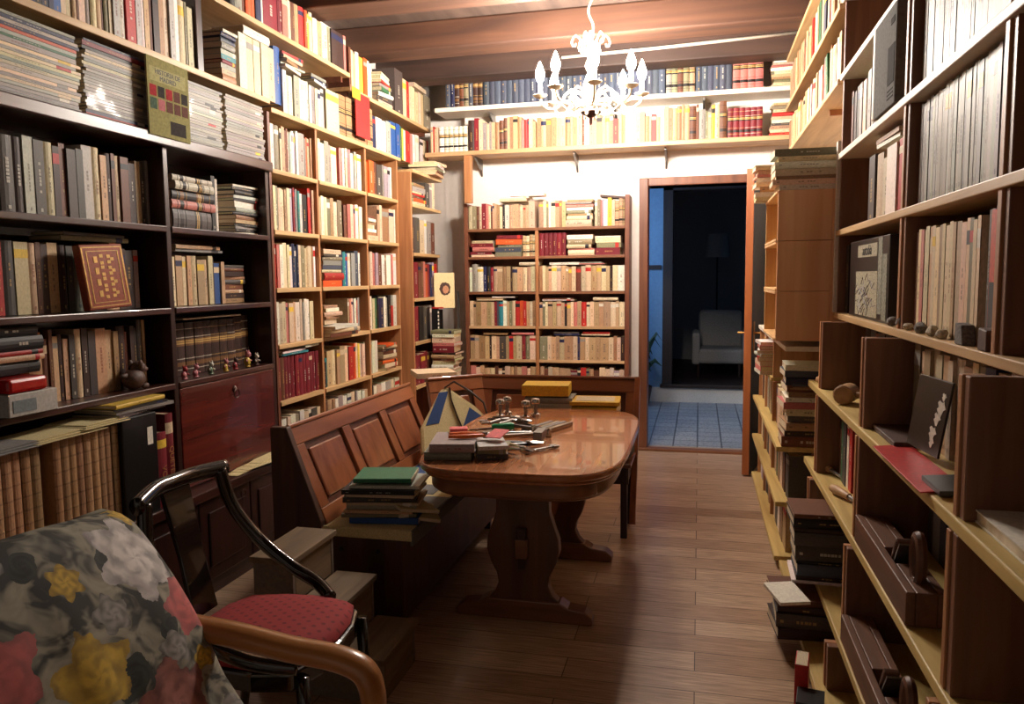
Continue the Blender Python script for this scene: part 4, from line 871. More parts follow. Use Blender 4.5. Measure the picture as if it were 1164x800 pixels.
# tower of books in the corner, on a low stand
st_ = thing('low_stand', 'dark low stand in the corner carrying a tower of books', 'stand', (-1.98, 6.0, 0))
part('top', MB().box(-2.06, -1.895, 5.86, 6.13, 0.57, 0.60), M['bench_dark'], st_)
for x in (-2.05, -1.92):
    for y in (5.87, 6.10): part('leg', MB().box(x, x+0.02, y, y+0.02, 0, 0.57), M['bench_dark'], st_)
stack('in the corner tower beside the narrow bookcase', (-1.985, 5.855, 0.601), -90, 'c:1.3 w:1.6 c:1.5 w:1.4 c:1.3 h:.9 t:1.3 u:.8 m:2.2 p:1 c:1.8 w:1.2 x:1.2', length=0.19, depth=0.2, rot=4, jit=0.008, seed=69)

# --- narrow bookcase rows
YS = YN+0.012
NA, NBx, NCx, ND = NX0+0.034, NXM-0.004, NXM+0.030, NX1-0.039
NSH = {1.823: 'top', 1.597: 'second', 1.312: 'third', 1.03: 'fourth', 0.755: 'fifth', 0.485: 'lowest'}
def nr(col, z, dsl, h, a=None, b=None, **k):
    A = (NA, NBx) if col == 0 else (NCx, ND)
    row('B', f'on the {NSH[z]} shelf, {("left", "right")[col]} column of narrow bookcase', YS, z+0.0005, A[0] if a is None else a, A[1] if b is None else b, h, 0.15, dsl, px=False, seed=int(z*30)+col, **k)
def nx(px, z): return xB(px, z, YS)
nr(0, 1.823, 'c:1.2 x:1 h:.7 c:.9 m:1.2/1.1 p:.8/1.1 c:.6 h:.5 t:.6/1.12 t:1.1/1.1 k:1/1.05 c:1/1 n:.8 w:1.4 t t:1.1 t:.9 c t t c:1.6/1.2', 0.185)
stack('on the books atop the narrow bookcase', (nx(584, 2.04), YS-0.004, 2.036), -90, 'c:1.2 w:.5', length=0.24, depth=0.14, seed=70, rot=2)
stack('topmost over the narrow bookcase', (nx(598, 2.07), YS-0.004, 2.077), -90, 'w:1', length=0.27, depth=0.14, seed=71, rot=2)
nr(1, 1.823, 't:1 c:.8 x:.8 w:.7 c:.9 t:.8 k:.7 t', 0.205, b=nx(643, 1.92))
stack('standing proud atop the narrow bookcase', (nx(659, 1.9), YS-0.005, 1.8235), -90, 'c:2.2 c:1.6 k:.6 x:1.2 w:1 p:1 g:.7 t:1', length=0.215, depth=0.15, seed=72, rot=3)
nr(1, 1.823, 'c:.8 x:.8 p:.6 l:.7 w:1 y:1.2/1.08 c:1 t#:1 t#:1 k#:.8', 0.205, a=nx(676, 1.92))
single('flat_folder', MB().frame((nx(682, 2.05), YS, 2.052), (0.985, 0, -0.1), (0, 1, 0), (0.1, 0, 0.985), 0, 0.23, 0, 0.15, 0, 0.016), M['clay'], 'thin dark folder sloping across the top right of the narrow bookcase', 'folder')
stack('at the left end, second shelf of narrow bookcase', (nx(548, 1.65), YS, 1.5975), -90, 'c:.8 m:1 p:1.6 m:1.4 _:.1 c:1'.replace('_:.1 ', ''), length=0.19, depth=0.15, seed=73, rot=2)
stack('mid-left on the second shelf of narrow bookcase', (nx(579, 1.65), YS, 1.5975), -90, 'x:1.5 s:1.6 x:1 o:1.8 m:1.3', length=0.215, depth=0.15, seed=74, rot=2)
nr(0, 1.597, 't c t c', 0.17, a=nx(594, 1.65), style='v')
nr(1, 1.597, 'm*6', 0.18, b=nx(643, 1.65), uniform=True, style='h')
stack('mid-right on the second shelf of narrow bookcase', (nx(659, 1.65), YS, 1.5975), -90, 'c:1.9 p:.6 c:1.4 x:1.9 w:1.6', length=0.205, depth=0.15, seed=75, rot=3)
stack('at the right end, second shelf of narrow bookcase', (nx(692, 1.65), YS, 1.5975), -90, 'm:2.6 x:1.8 c:1.4 w:.8', length=0.20, depth=0.15, seed=76, rot=3)
nr(0, 1.312, 'w:.9 g:1.4/1.1 w:1.3 v:1 n:.9 m:.7 t:1.1 t:1.2 k:.9 t:1.4 u:.4 t:1.2 t:1.3 c:.8 t:1 c:1', 0.20, hj=0.03)
nr(1, 1.312, 'k:.9 c:.8 t t c c:1.1 t t:.8 k:.7 c:.8 h:1 c:.8 c t:1.1 t c:1 t:.8 u:.6 c:1 w:1.2', 0.20, hj=0.04)
nr(0, 1.03, 'c:.9 t:.8 k:1.1 t:1.6 t:1.5 c:1 m:.7 s:.8 a:.9 w:1 t:.9 x:.6 c:.9 r:1.2 o:.7 r:.9 t:1 c:1 k:1.1', 0.20, hj=0.03)
nr(1, 1.03, 't:.8 x:.7 c:.8 t t:1.1 c t:1 n:.7 t:1 c:.9 p:.9 t:.8 r:1 c:.8 c t:1.1 t t:1.2 c t:.9 c', 0.195, hj=0.03)
nr(0, 0.755, 't:1 t:1.1 k:1.2 t:1 u:.5 c:1.1 t:.8 d:1.3 t:.9 r:1.2 t:.7 c:1.2 m:1 x:1 c:1', 0.19, hj=0.04)
nr(1, 0.755, 'x:1.2 c:1 t:1 t:.8 c:1.1 t:1.3 c:1 v:.6 t:1 c:.8 t:1.1 t:1 t:1.2 c:.8 k:.7 c:.6 u:.6', 0.19, hj=0.04)
nr(0, 0.485, 'p:1 c:.9 t t:1.1 c h:.7 t:1 u:.6 c:.9 t k t:1.1 p c:1 t', 0.2, hj=0.06)
nr(1, 0.485, 't:1 h:.8 c t t:1.1 t:.9 m:1 n:.7 r:1 x:.7 t:1.1 h:.9 c:1.1 c w:1 l:.8 c', 0.2, hj=0.07)
for (p_, z, it, sd, L) in ((558, 1.239, 'c:.5 k:.5', 77, 0.24), (571, 1.262, 'w:.4', 78, 0.2), (563, 0.957, 'k:.6', 80, 0.2), (594, 0.958, 'p:.7', 81, 0.2), (601, 1.524, 'c:1', 82, 0.17), (640, 1.524, 'w:.9', 83, 0.24), (672, 1.524, 'p:.4 g:.4', 84, 0.2), (634, 1.236, 'i:.4 h:.4', 85, 0.25), (690, 1.237, 'c:1', 86, 0.2), (676, 0.956, 'c:.5 r:.8', 87, 0.22), (645, 0.956, 'v:.7 d:.5', 88, 0.2)):
    stack(f'laid across the {"third" if z > 1.4 else "fourth" if z > 1.1 else "fifth"} shelf books near {"left" if p_ < 575 else "the middle" if p_ < 650 else "right"} of narrow bookcase', (nx(p_, z), YS, z), -90, it, length=L, depth=0.13, rot=3, seed=sd)

# --- shelves over the door
YW = 6.115
row('B', 'of the blue sets under the ceiling beam', YW, 2.796, 506, 548, 0.255, 0.19, 's v u# h# x# s u# u#', seed=90, uniform=True, style='h')
row('B', 'in the long blue-grey set under the ceiling', YW, 2.796, 549, 756, 0.25, 0.19, 's*30', seed=91, uniform=True, style='h', hj=0.01)
row('B', 'in the marbled set under the ceiling', YW, 2.796, 757, 790, 0.25, 0.19, 'g# x# h# x# t#', seed=92, uniform=True)
row('B', 'in the second blue set under the ceiling', YW, 2.796, 791, 832, 0.25, 0.19, 's*6', seed=93, uniform=True, style='h')
row('B', 'of the pink banded set under the ceiling', YW, 2.796, 833, 868, 0.25, 0.19, 'p#*4', seed=94, uniform=True)
row('B', 'at the left end of the lower door shelf', YW, 2.4455, 489, 498, 0.20, 0.15, 'c r:.5 c c', seed=95)
row('B', 'in the cream banded set on the door shelf', YW, 2.4455, 499, 531, 0.20, 0.15, 'w#*6', seed=96, uniform=True)
row('B', 'on the lower door shelf, left stretch', YW, 2.4455, 532, 609, 0.245, 0.16, 'u:1.3 m:1.5 c:.8/.95 g/.9 c/.85 g:.7/.88 t:.8/.85 k/.86 h#:1.1/.95 h#:1.1/.95 t:1.1 k t k:.8 p:.7/.9 r:.6/.95 m:.6/.95 c:1.1/.95 t:1.1/.85', seed=97)
row('B', 'on the lower door shelf behind the chandelier', YW, 2.4455, 610, 733, 0.225, 0.16, 'k t k k t t k:1.1 t:.8 k t h:.6 c:1.2 p t:.8 k t:1 t k r:1/.8 t:.9 k c:2/1 t k:1', seed=98)
row('B', 'on the lower door shelf, right stretch', YW, 2.4455, 733, 826, 0.25, 0.17, 'k:1/.78 t:.8/.8 r:1/.82 t:.8/.76 c:.9/.98 t k:1.1 t k:1.1 k t:1 h#:1.3/1.02 h:.8/1.0 g:1.4/.86 x:.6/.85 t:.7/.82 y:1.1/.95 c:.9/.98 h#:2/1.06', seed=99)
row('B', 'in the maroon set at the right end of the door shelf', YW, 2.4455, 827, 867, 0.215, 0.16, 'm#*6', seed=100, uniform=True)
z_ = stack('at the right end of the lower door shelf', (0.60, 6.10, 2.4455), -90, 'r:.8 c:1 t:1 d:.8 w:1 c:1 r:1.2 c:.9 x:1 t:.8', length=0.2, depth=0.18, rot=7, seed=101)
z_ = stack('at the right end of the white ceiling shelf', (0.60, 6.10, 2.796), -90, 'c:1 x:1 k:.8 t:.9 c:1 w:1 p:.7 c:.8 w:1.2', length=0.2, depth=0.18, rot=7, seed=102)

# --- right-hand shelves, near part
XRS = XR+0.035
MIDB = (1.87, 2.58)
def rr(place, z, a, b, h, dsl, plane=XRS, **k): row('R', place, plane, z+0.0005, a, b, h, 0.20, dsl, px=False, **k)
# image left = larger Y
rr('in the silvery run, upper right plank shelf', 1.96, 2.585, 1.82, 0.30, 'j g j q j g j s v j j q j g j j s j j g j q j j j x', name='magazine', style='g', seed=110, pri=2, dj=0.003, hj=0.02)
rr('in the silvery run, second plank shelf down', 1.62, 2.585, 1.87, 0.30, 'g j j q j q j j j j j q j j q j j q j j g j j j q j j j j x', name='magazine', style='g', seed=111, pri=2, dj=0.003, hj=0.015)
rr('in the tan run behind the stones', 1.25, 2.585, 2.03, 0.30, 'h:.8 c p c:.8 c t c c t c c c t c c c x c c:.7', name='magazine', style='p', seed=112, pri=2, dj=0.003, hj=0.02)
rr('right of the tan run, past the gap', 1.25, 1.975, 1.85, 0.315, 'd:1 l l l l l l', name='magazine', style='p', seed=113, pri=2, dj=0.003, hj=0.01)
rr('at the high shelf near the grey box', 1.96, 3.72, 3.04, 0.25, 'h:.7 u:1 d g:1 c:.8 n:.8 g i:1 n:.8 d:.8 w:.7 n', seed=114)
rr('above the grey box on the right', 2.305, 3.0, 2.68, 0.26, 'c p:.8 t c t p:.7 c', seed=115)
rr('above the silvery run, uppermost plank shelf', 2.305, 2.585, 1.83, 0.28, 'g c t i:.8 c g t c i c t g c i c t g', seed=116)
rr('beside the red spine, second plank shelf', 1.62, 3.3, 2.68, 0.245, 'd:1.2 c:1.4/.95 c:.8/.9 w:1.2/.95 r:1.8', seed=117, pri=1)
stack('on the books beside the red spine', (XRS, 3.02, 1.62+0.262), 180, 'w:.6 k:.8', length=0.3, depth=0.16, rot=6, seed=118)
rr('in the shaded nook at the plank bookcase end', 1.25, 3.75, 3.18, 0.29, 'n:.8 d:.9 u h n d u', seed=119)
rr('under the stones, left nook', 0.94, 3.38, 2.66, 0.26, 'u d:1.2 h d:1.1 n g:1/1.02 d u d', plane=XR+0.05, seed=120)
rr('under the stones, middle of plank shelf', 0.94, 2.54, 1.72, 0.265, 'x c t c c t c c t:1 c x v:1.6/1.02 t:1.4 k t', plane=XR+0.03, name='magazine', style='p', seed=121, pri=1)
rr('under the stones, close to the camera', 0.94, 1.60, 1.0, 0.26, 'd u h n d g u d h u', plane=XR+0.06, seed=122)
rr('behind the upper hand plane', 0.58, 2.54, 1.72, 0.27, 'd g s i d g d s g u g i s d', plane=XR+0.08, seed=123)
rr('left of the upper hand plane', 0.58, 3.40, 2.66, 0.26, 'h e:.8 d w:.8 r:.8 m:1 u d h g d u', plane=XR-0.03, seed=124)
rr('below the white booklet', 0.58, 1.60, 1.0, 0.26, 'g d u n d g u d h', plane=XR+0.08, seed=125)
rr('behind the lower hand plane', 0.25, 2.54, 1.72, 0.25, 'd g s i d g d s g u g i s d', plane=XR+0.1, seed=127)
rr('near the camera in the uppermost silvery run', 1.62, 1.76, 1.2, 0.3, 'u h d n u d h u', plane=XRS+0.02, seed=128)
rr('near the camera behind the upright, stones shelf', 1.25, 1.76, 1.2, 0.3, 'm u h m d u h', plane=XRS+0.04, seed=129)
# --- right-hand shelves, far part
XFS = XF+0.012
row('R', 'on the lowest high shelf at the far right', XFS, 2.3005, 6.05, 4.32, 0.22, 0.19, 't k t:1.2 k c t r:.8 t n:.6 c t k t r:1 k v:.7 c:1.2 t l:.8 c k t:1.1 g t c r:.8 g', px=False, seed=130)
row('R', 'on the lowest high shelf by the crates', XFS, 2.3005, 4.30, 3.88, 0.22, 0.19, 'e~-14:1.2 c x c:.8 t g c:.7 t', px=False, seed=131)
row('R', 'on the middle high shelf at the far right', XFS, 2.6305, 6.05, 3.90, 0.25, 0.19, 't c k:.8 t k t c t:1.2 k:.8 t k t c k p t t k:1.1 t r:.7 c t t e e:.8 t s g r c:1.1 k t u t', px=False, seed=132)
stack('on the topmost crate', (0.49, 3.842, 1.8145), -90, 'w:1 c:1.1 k:.6 c:1.3 w:1.4 c:1 x:1.6', length=0.30, depth=0.2, rot=2, seed=133, pri=2)
stack('on the topmost crate, farther back', (0.40, 4.34, 1.8145), -90, 'c:1 w:1 t:1 c:1.2 w:1 p:.6 t:1 c:1.1', length=0.22, depth=0.17, rot=6, seed=134)
stack('under the crates, right wall', (0.55, 3.87, 1.005-0.13), -90, 'k:.7 s:.9 v:1.2', length=0.24, depth=0.2, rot=1, seed=135)
for i, (z, h, dsl) in enumerate(((0.85, 0.19, 't h c r w u t n g c d t c h t'), (0.60, 0.21, 'c h d t r c u e w t d h c t g u c'), (0.33, 0.22, 'h c t u d e:1.2 c w h t d c u t h g'), (0.06, 0.22, 'w l d c t h g u c d t w h c'))):
    row('R', f'on the {("top", "second", "third", "bottom")[i]} shelf of low bookcase', XB_+0.02, z+0.0005, 5.50, 4.60, h, 0.18, dsl, px=False, seed=140+i)
    if i > 0: row('R', f'at the near end, {("top", "second", "third", "bottom")[i]} shelf of low bookcase', XB_+0.02+(0.10 if i == 0 else 0), z+0.0005, 4.53, 3.92, h, 0.18, ('k h t c', 'h c t d k', 't e k c h d', 'c d w k t')[i], px=False, seed=150+i)
stack('at the near end of the low bookcase under the crates', (0.53, 3.868, 0.6005), -90, 'h:2.2 u:1.2 k:1.8 d:1.4 c:1.5 p:1.6 w:1 k:1.2 h:1.4 v:1.8 s:1.2 w:1.2', length=0.25, depth=0.22, rot=4, seed=136, pri=2)
stack('jutting beside the door from the low bookcase', (0.34, 4.75, 0.8505), 180, 'w:1 p:1.2 c:1.4 r:1.1 i:.8 w:1 p:1.2 w:.8', length=0.22, depth=0.2, rot=8, seed=137)
# dark volumes jutting out low on the right
stack('in the stack jutting from the bottom plank', (0.41, 2.93, 0.0705), -90, 'u:2 d:2.3 u:1.2 h:1.0', length=0.24, depth=0.24, rot=5, seed=160, pri=3, style='h')
stack('of dark volumes jutting between two low planks', (0.49, 3.02, 0.2505), -90, 'w:.5 u:1 s:2.0 n:.5 d:2.6 d:2.3 u:.7 n:1.8 h:.7', length=0.25, depth=0.22, rot=4, seed=161, pri=3, style='h')
single('paper_sheet', MB().frame((0.30, 2.86, 0.226), (0.9, 0.3, 0), (-0.3, 0.9, 0.1), (0, -0.1, 1), 0, 0.12, 0, 0.16, 0, 0.012), M['white_paper'], 'white loose papers hanging out of the low dark book stack', 'paper')
for k, (x, y, mt, t_, hh) in enumerate(((0.335, 2.52, 'red_paper', 'red upright book standing on the floor below the planks', 0.2), (0.345, 2.40, 'black', 'black box standing on the floor below the planks', 0.14))):
    q = thing(('book', 'box')[k], t_, ('book', 'box')[k], (x, y, 0))
    part(('cover', 'carton')[k], MB().frame((x, y, 0.001), (0.98, -0.17, 0), (0.17, 0.98, 0), (0, 0, 1), -0.02-0.02*k, 0.02+0.02*k, -0.05, 0.05, 0, hh), M[mt], q, bev=0.002)
    if k == 0: part('pages', MB().frame((x, y, 0.001), (0.98, -0.17, 0), (0.17, 0.98, 0), (0, 0, 1), -0.017, 0.017, -0.048, 0.048, 0.002, hh+0.001), M['pages'], q)

# ------------------------------------------------------------------ corner bench
bn = thing('corner_bench', 'honey-brown corner bench with raised back panels around the table', 'bench', (-1.45, 3.6, 0))
SZ = 0.42
# left run: backrest leans; frame along Y, lean V, outward N
LB0 = np.array([-1.475, 2.84, SZ]); LV = np.array([-0.165, 0.0, 0.39]); HB = np.linalg.norm(LV); LV = LV/HB; LU = np.array([0.012, 1.0, 0]); LU /= np.linalg.norm(LU); LN = np.cross(LU, LV); LEN = 1.34
def panel_back(o, U, V, N, L, n, H, st=0.075, mt=('bench_y', 'bench_z'), first=0.085):
    part('back_rail', MB().frame(o, U, V, N, 0, L, H-0.075, H, -0.032, 0.004), M[mt[0]], bn, bev=0.005)
    part('back_rail', MB().frame(o, U, V, N, 0, L, 0, 0.07, -0.032, 0), M[mt[0]], bn, bev=0.004)
    part('back_cap', MB().frame(o, U, V, N, -0.004, L+0.004, H, H+0.018, -0.04, 0.012), M[mt[0]], bn, bev=0.006)
    w_ = (L-st*(n+1))/n
    for i in range(n+1): part('back_stile', MB().frame(o, U, V, N, i*(w_+st), i*(w_+st)+st, 0.07, H-0.075, -0.032, 0), M[mt[1]], bn, bev=0.003)
    for i in range(n):
        a = st+i*(w_+st)
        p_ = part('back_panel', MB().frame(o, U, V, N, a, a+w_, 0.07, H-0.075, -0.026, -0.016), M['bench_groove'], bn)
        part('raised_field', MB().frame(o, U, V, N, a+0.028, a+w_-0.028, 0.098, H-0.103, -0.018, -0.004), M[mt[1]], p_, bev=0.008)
panel_back(LB0, LU, LV, LN, LEN, 3, HB)
# corner piece at 45 degrees
c0 = LB0+LU*(LEN+0.006); c1 = np.array([-1.20, 4.44, SZ]); cd = c1-c0; cd[2] = 0; CL = np.linalg.norm(cd); CU = cd/CL
CVv = np.array([-CU[1]*0.35, CU[0]*0.35, 1.0]); CVv = np.array([CU[1]*-0.30, CU[0]*0.30, 0.94]); CVv /= np.linalg.norm(CVv); CNn = np.cross(CU, CVv)
panel_back(c0, CU, CVv, CNn, CL, 1, HB)
# back run
BU = np.array([1.0, 0.01, 0]); BU /= np.linalg.norm(BU); BV = np.array([0, 0.165, 0.39]); BV /= np.linalg.norm(BV); BN = np.cross(BU, BV)
panel_back(c1+np.array([-0.11, 0.0, 0]), BU, BV, BN, 0.97, 2, HB, mt=('bench_x', 'bench_z'))
# end panel nearest the camera, seat boxes
part('end_panel', MB().prism([(-1.70, 0), (-1.70, 0.825), (-1.625, 0.825), (-1.485, 0.44), (-1.485, 0.40), (-1.475, 0)], (0, 2.80, 0), (1, 0, 0), (0, 0, 1), (0, 1, 0), 0, 0.036), M['bench_dark'], bn, bev=0.004)
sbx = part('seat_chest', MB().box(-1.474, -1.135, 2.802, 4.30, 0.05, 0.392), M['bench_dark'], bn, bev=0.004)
for x in (-1.40, -1.24): part('screw_cap', MB().lathe([(0.011, 0), (0.009, 0.004)], (x, 2.8025, 0.335), 10, (0, -1, 0)), M['black'], sbx)
part('seat_board', MB().box(-1.50, -1.105, 2.80, 4.10, 0.394, SZ-0.004), M['bench_y'], bn, bev=0.006)
part('seat_board', MB().prism([(-1.50, 4.104), (-1.105, 4.104), (-0.98, 4.12), (-0.98, 4.43), (-1.21, 4.43)], (0, 0, 0.394), (1, 0, 0), (0, 1, 0), (0, 0, 1), 0, 0.022), M['bench_y'], bn, bev=0.004)
part('seat_board', MB().box(-0.976, -0.345, 4.12, 4.44, 0.394, SZ-0.004), M['bench_x'], bn, bev=0.006)
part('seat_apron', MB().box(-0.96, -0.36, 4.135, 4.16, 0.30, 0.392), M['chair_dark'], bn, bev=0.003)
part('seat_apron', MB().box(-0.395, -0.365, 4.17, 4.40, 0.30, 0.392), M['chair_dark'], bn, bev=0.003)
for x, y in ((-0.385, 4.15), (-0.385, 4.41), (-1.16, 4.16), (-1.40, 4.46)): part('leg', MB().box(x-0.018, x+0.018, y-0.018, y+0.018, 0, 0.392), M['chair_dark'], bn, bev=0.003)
part('end_post', MB().frame(c1+np.array([0.832, 0.012, 0]), BU, BV, BN, 0.0, 0.034, -0.42, HB+0.018, -0.04, 0.014), M['bench_z'], bn, bev=0.004)
# scrolled dark bag on the free end of the bench
bgm = thing('handbag', 'small grey bag with a black curved handle on the bench end', 'bag', (-0.39, 4.24, SZ))
part('body', MB().blob((-0.385, 4.25, SZ+0.062), (0.048, 0.10, 0.062), 14, 3, 0.05), M['grey_cloth'], bgm, 'all')
part('strap', MB().tube([(-0.385+0.045*math.cos(a), 4.18, SZ+0.09+0.07*math.sin(a)) for a in [PI*i/10 for i in range(11)]], 0.006, 6), M['black'], bgm, True)
# patchwork seat pad
sp_ = thing('seat_pad', 'cream seat pad with blue patches covering the left bench seat', 'cushion', (-1.29, 3.5, SZ))
part('cloth', MB().box(-1.465, -1.09, 2.795, 4.02, SZ-0.0035, SZ+0.012), M['cream_cloth'], sp_, bev=0.008)
for x, y, w_, l_, mt in ((-1.45, 3.60, 0.14, 0.24, 'blue_cloth'), (-1.20, 3.10, 0.11, 0.17, 'grey_cloth'), (-1.22, 3.62, 0.12, 0.18, 'blue_cloth'), (-1.18, 2.86, 0.088, 0.14, 'grey_cloth'), (-1.30, 3.30, 0.12, 0.16, 'grey_cloth')):
    part('patch', MB().box(x, x+w_, y, y+l_, SZ+0.0125, SZ+0.0145), M[mt], sp_)
part('fringe', MB().box(-1.47, -1.09, 2.788, 2.796, SZ-0.03, SZ+0.011), M['cream_cloth'], sp_, bev=0.003)
part('fringe', MB().box(-1.098, -1.085, 2.79, 4.02, SZ-0.05, SZ+0.011), M['grey_cloth'], sp_, bev=0.004)
# canvas bag leaning in the corner
cbag = thing('tote_bag', 'cream canvas bag with blue patches and dark straps leaning in bench corner', 'bag', (-1.30, 3.86, SZ+0.013))
bo = np.array([-1.42, 3.79, SZ+0.055]); bU = np.array([0.93, 0.36, 0]); bU /= np.linalg.norm(bU); bV = np.array([-0.05, 0.60, 0.80]); bV /= np.linalg.norm(bV); bN = np.cross(bU, bV); bV = bV*1.15
part('body', MB().prism([(0.0, 0.02), (-0.03, 0.16), (0.05, 0.37), (0.09, 0.38), (0.26, 0.27), (0.34, 0.20), (0.36, 0.06), (0.30, 0.0)], bo, bU, bV, bN, -0.06, 0.0), M['cream_cloth'], cbag, bev=0.02)
part('patch', MB().prism([(0.0, 0.17), (0.045, 0.345), (0.095, 0.35), (0.07, 0.18)], bo, bU, bV, bN, 0.0, 0.002), M['blue_cloth'], cbag)
part('patch', MB().prism([(0.20, 0.14), (0.225, 0.26), (0.33, 0.19), (0.34, 0.12)], bo, bU, bV, bN, 0.0, 0.002), M['blue_cloth'], cbag)
part('strap', MB().tube([bo+bU*a+bV*b+bN*0.006 for a, b in ((0.10, 0.37), (0.12, 0.30), (0.16, 0.22), (0.21, 0.13), (0.23, 0.03))], 0.009, 8, flat=0.4), M['chair_dark'], cbag, True)
part('strap', MB().tube([bo+bU*a+bV*b+bN*c for a, b, c in ((0.07, 0.37, 0.0), (0.12, 0.40, 0.01), (0.22, 0.34, 0.015), (0.30, 0.28, 0.01), (0.33, 0.21, 0.004))], 0.006, 8), M['chair_dark'], cbag, True)
# book lying on the bench corner and things stacked on the seats
cbk = LB0+LU*(LEN-0.02)+LV*(HB+0.02)
book((-1.62, 4.30, 0.845), (0, 0, 1), (-0.5, 0.86, 0), (0.86, 0.5, 0), 0.032, 0.24, 0.26, 'c', 'p', 'cream book lying flat on top of the bench corner', 'book on the bench corner', seed=5, pri=5, expose='all')
st0 = (-1.215, 2.835, SZ+0.0155)
stack('in the pile under the green folder on the bench', (-1.25, 2.845, SZ+0.0155), -82, 'b:1.1 x:.6 t:.5 g:.8 c:.5 d:.9 c:.6 n:.8 w:.6', length=0.30, depth=0.22, rot=7, jit=0.02, seed=201, pri=5)
zz = SZ+0.0155+sum(0.022*1.06*v+0.0014 for v in (1.1, .6, .5, .8, .5, .9, .6, .8, .6))
gf = thing('folder', 'green folder lying topmost on the pile of books on the bench', 'folder', (-1.26, 2.93, zz)); part('cover', MB().frame((-1.36, 2.845, zz), (0.97, 0.2, 0), (-0.2, 0.97, 0), (0, 0, 1), 0, 0.24, 0, 0.2, 0, 0.018), plain('green_folder_card', (40, 112, 78), 0.5), gf, bev=0.003)
part('pages', MB().frame((-1.36, 2.845, zz), (0.97, 0.2, 0), (-0.2, 0.97, 0), (0, 0, 1), 0.236, 0.243, 0.004, 0.196, 0.002, 0.016), M['pages'], gf)
for k, (x, y, a, t_) in enumerate(((-1.13, 2.99, 0.5, 'open cream booklet fanned out beside the pile on bench, lower'), (-1.15, 2.97, 0.8, 'cream magazine sliding off the pile on bench, upper'))):
    ca, sa = math.cos(a), math.sin(a); b_ = thing('booklet', t_, 'booklet', (x, y, SZ+0.02+0.03*k))
    part('pages', MB().frame((x, y, SZ+0.024+0.035*k), (ca, sa, -0.22), (-sa, ca, 0.05), (0.2, 0, 1), -0.10, 0.07, -0.1, 0.1, 0, 0.012), M['pages'], b_, bev=0.002); part('cover', MB().frame((x, y, SZ+0.024+0.035*k), (ca, sa, -0.22), (-sa, ca, 0.05), (0.2, 0, 1), -0.10, 0.07, -0.1, 0.1, 0.012, 0.014), M['cream_cloth'], b_)
# yellow bordered magazines on the back seat
stack('in the pile with the yellow box, back bench seat', (-0.815, 4.20, SZ), -90, 'y:1.4 g:1.4 y:1 g:1.6 y:1 w:1.4 y:1.4 g:1.4 y:1.1 w:1.4 g:1.5', name='magazine', length=0.27, depth=0.2, rot=3, seed=203, pri=3)
yb2 = thing('box', 'bright yellow slipcase box topmost of the pile behind the table', 'box', (-0.82, 4.29, 0.762))
part('carton', MB().frame((-0.96, 4.185, 0.762), (0.995, 0.08, 0), (-0.08, 0.995, 0), (0, 0, 1), 0, 0.265, 0, 0.2, 0, 0.062), M['yellow_card'], yb2, bev=0.004)
stack('in the right pile on the back bench seat', (-0.56, 4.20, SZ), -90, 'g:1.4 y:1 w:1.3 y:1.3 g:1.3 w:1.3 y:1 g:1.3 w:1.3 y:1.3', name='magazine', length=0.25, depth=0.2, rot=3, seed=204, pri=3)
ym = thing('magazine', 'yellow-bordered magazine with a photo cover topmost of the right pile', 'magazine', (-0.55, 4.29, 0.716))
part('cover', MB().frame((-0.69, 4.19, 0.716), (0.998, 0.06, 0), (-0.06, 0.998, 0.03), (0, -0.03, 1), 0, 0.275, 0, 0.2, 0, 0.022), M['yellow_card'], ym, bev=0.002)
part('photo', MB().frame((-0.69, 4.19, 0.716), (0.998, 0.06, 0), (-0.06, 0.998, 0.03), (0, -0.03, 1), 0.03, 0.245, 0.03, 0.17, 0.022, 0.0235), M['pages'], ym)

# ------------------------------------------------------------------ trestle table
TZ = 0.70
tb = thing('trestle_table', 'honey oak trestle table with a rounded top and vase-shaped legs', 'table', (-0.70, 3.46, 0))
def oval(hx, hy, n, k=56): return [(-0.70+hx*math.copysign(abs(math.cos(2*PI*i/k))**(2/n), math.cos(2*PI*i/k)), 3.46+hy*math.copysign(abs(math.sin(2*PI*i/k))**(2/n), math.sin(2*PI*i/k))) for i in range(k)]
E3 = ((1, 0, 0), (0, 1, 0), (0, 0, 1))
top_ = part('tabletop', MB().prism(oval(0.425, 0.73, 4.4), (0, 0, 0), *E3, TZ-0.03, TZ), M['oak'], tb, True, bev=0.009)
part('edge_moulding', MB().prism(oval(0.41, 0.715, 4.4), (0, 0, 0), *E3, TZ-0.046, TZ-0.03), M['oak'], tb, True, bev=0.006)
part('apron', MB().prism(oval(0.385, 0.68, 4.4), (0, 0, 0), *E3, TZ-0.108, TZ-0.046), M['oak_x'], tb, True, bev=0.006)
part('lower_moulding', MB().prism(oval(0.375, 0.66, 4.4), (0, 0, 0), *E3, TZ-0.122, TZ-0.108), M['oak_x'], tb, True, bev=0.006)
prof = [(0.158, 0.075), (0.122, 0.11), (0.106, 0.15), (0.112, 0.19), (0.138, 0.24), (0.154, 0.295), (0.151, 0.345), (0.128, 0.41), (0.114, 0.455), (0.112, 0.50), (0.118, 0.578)]
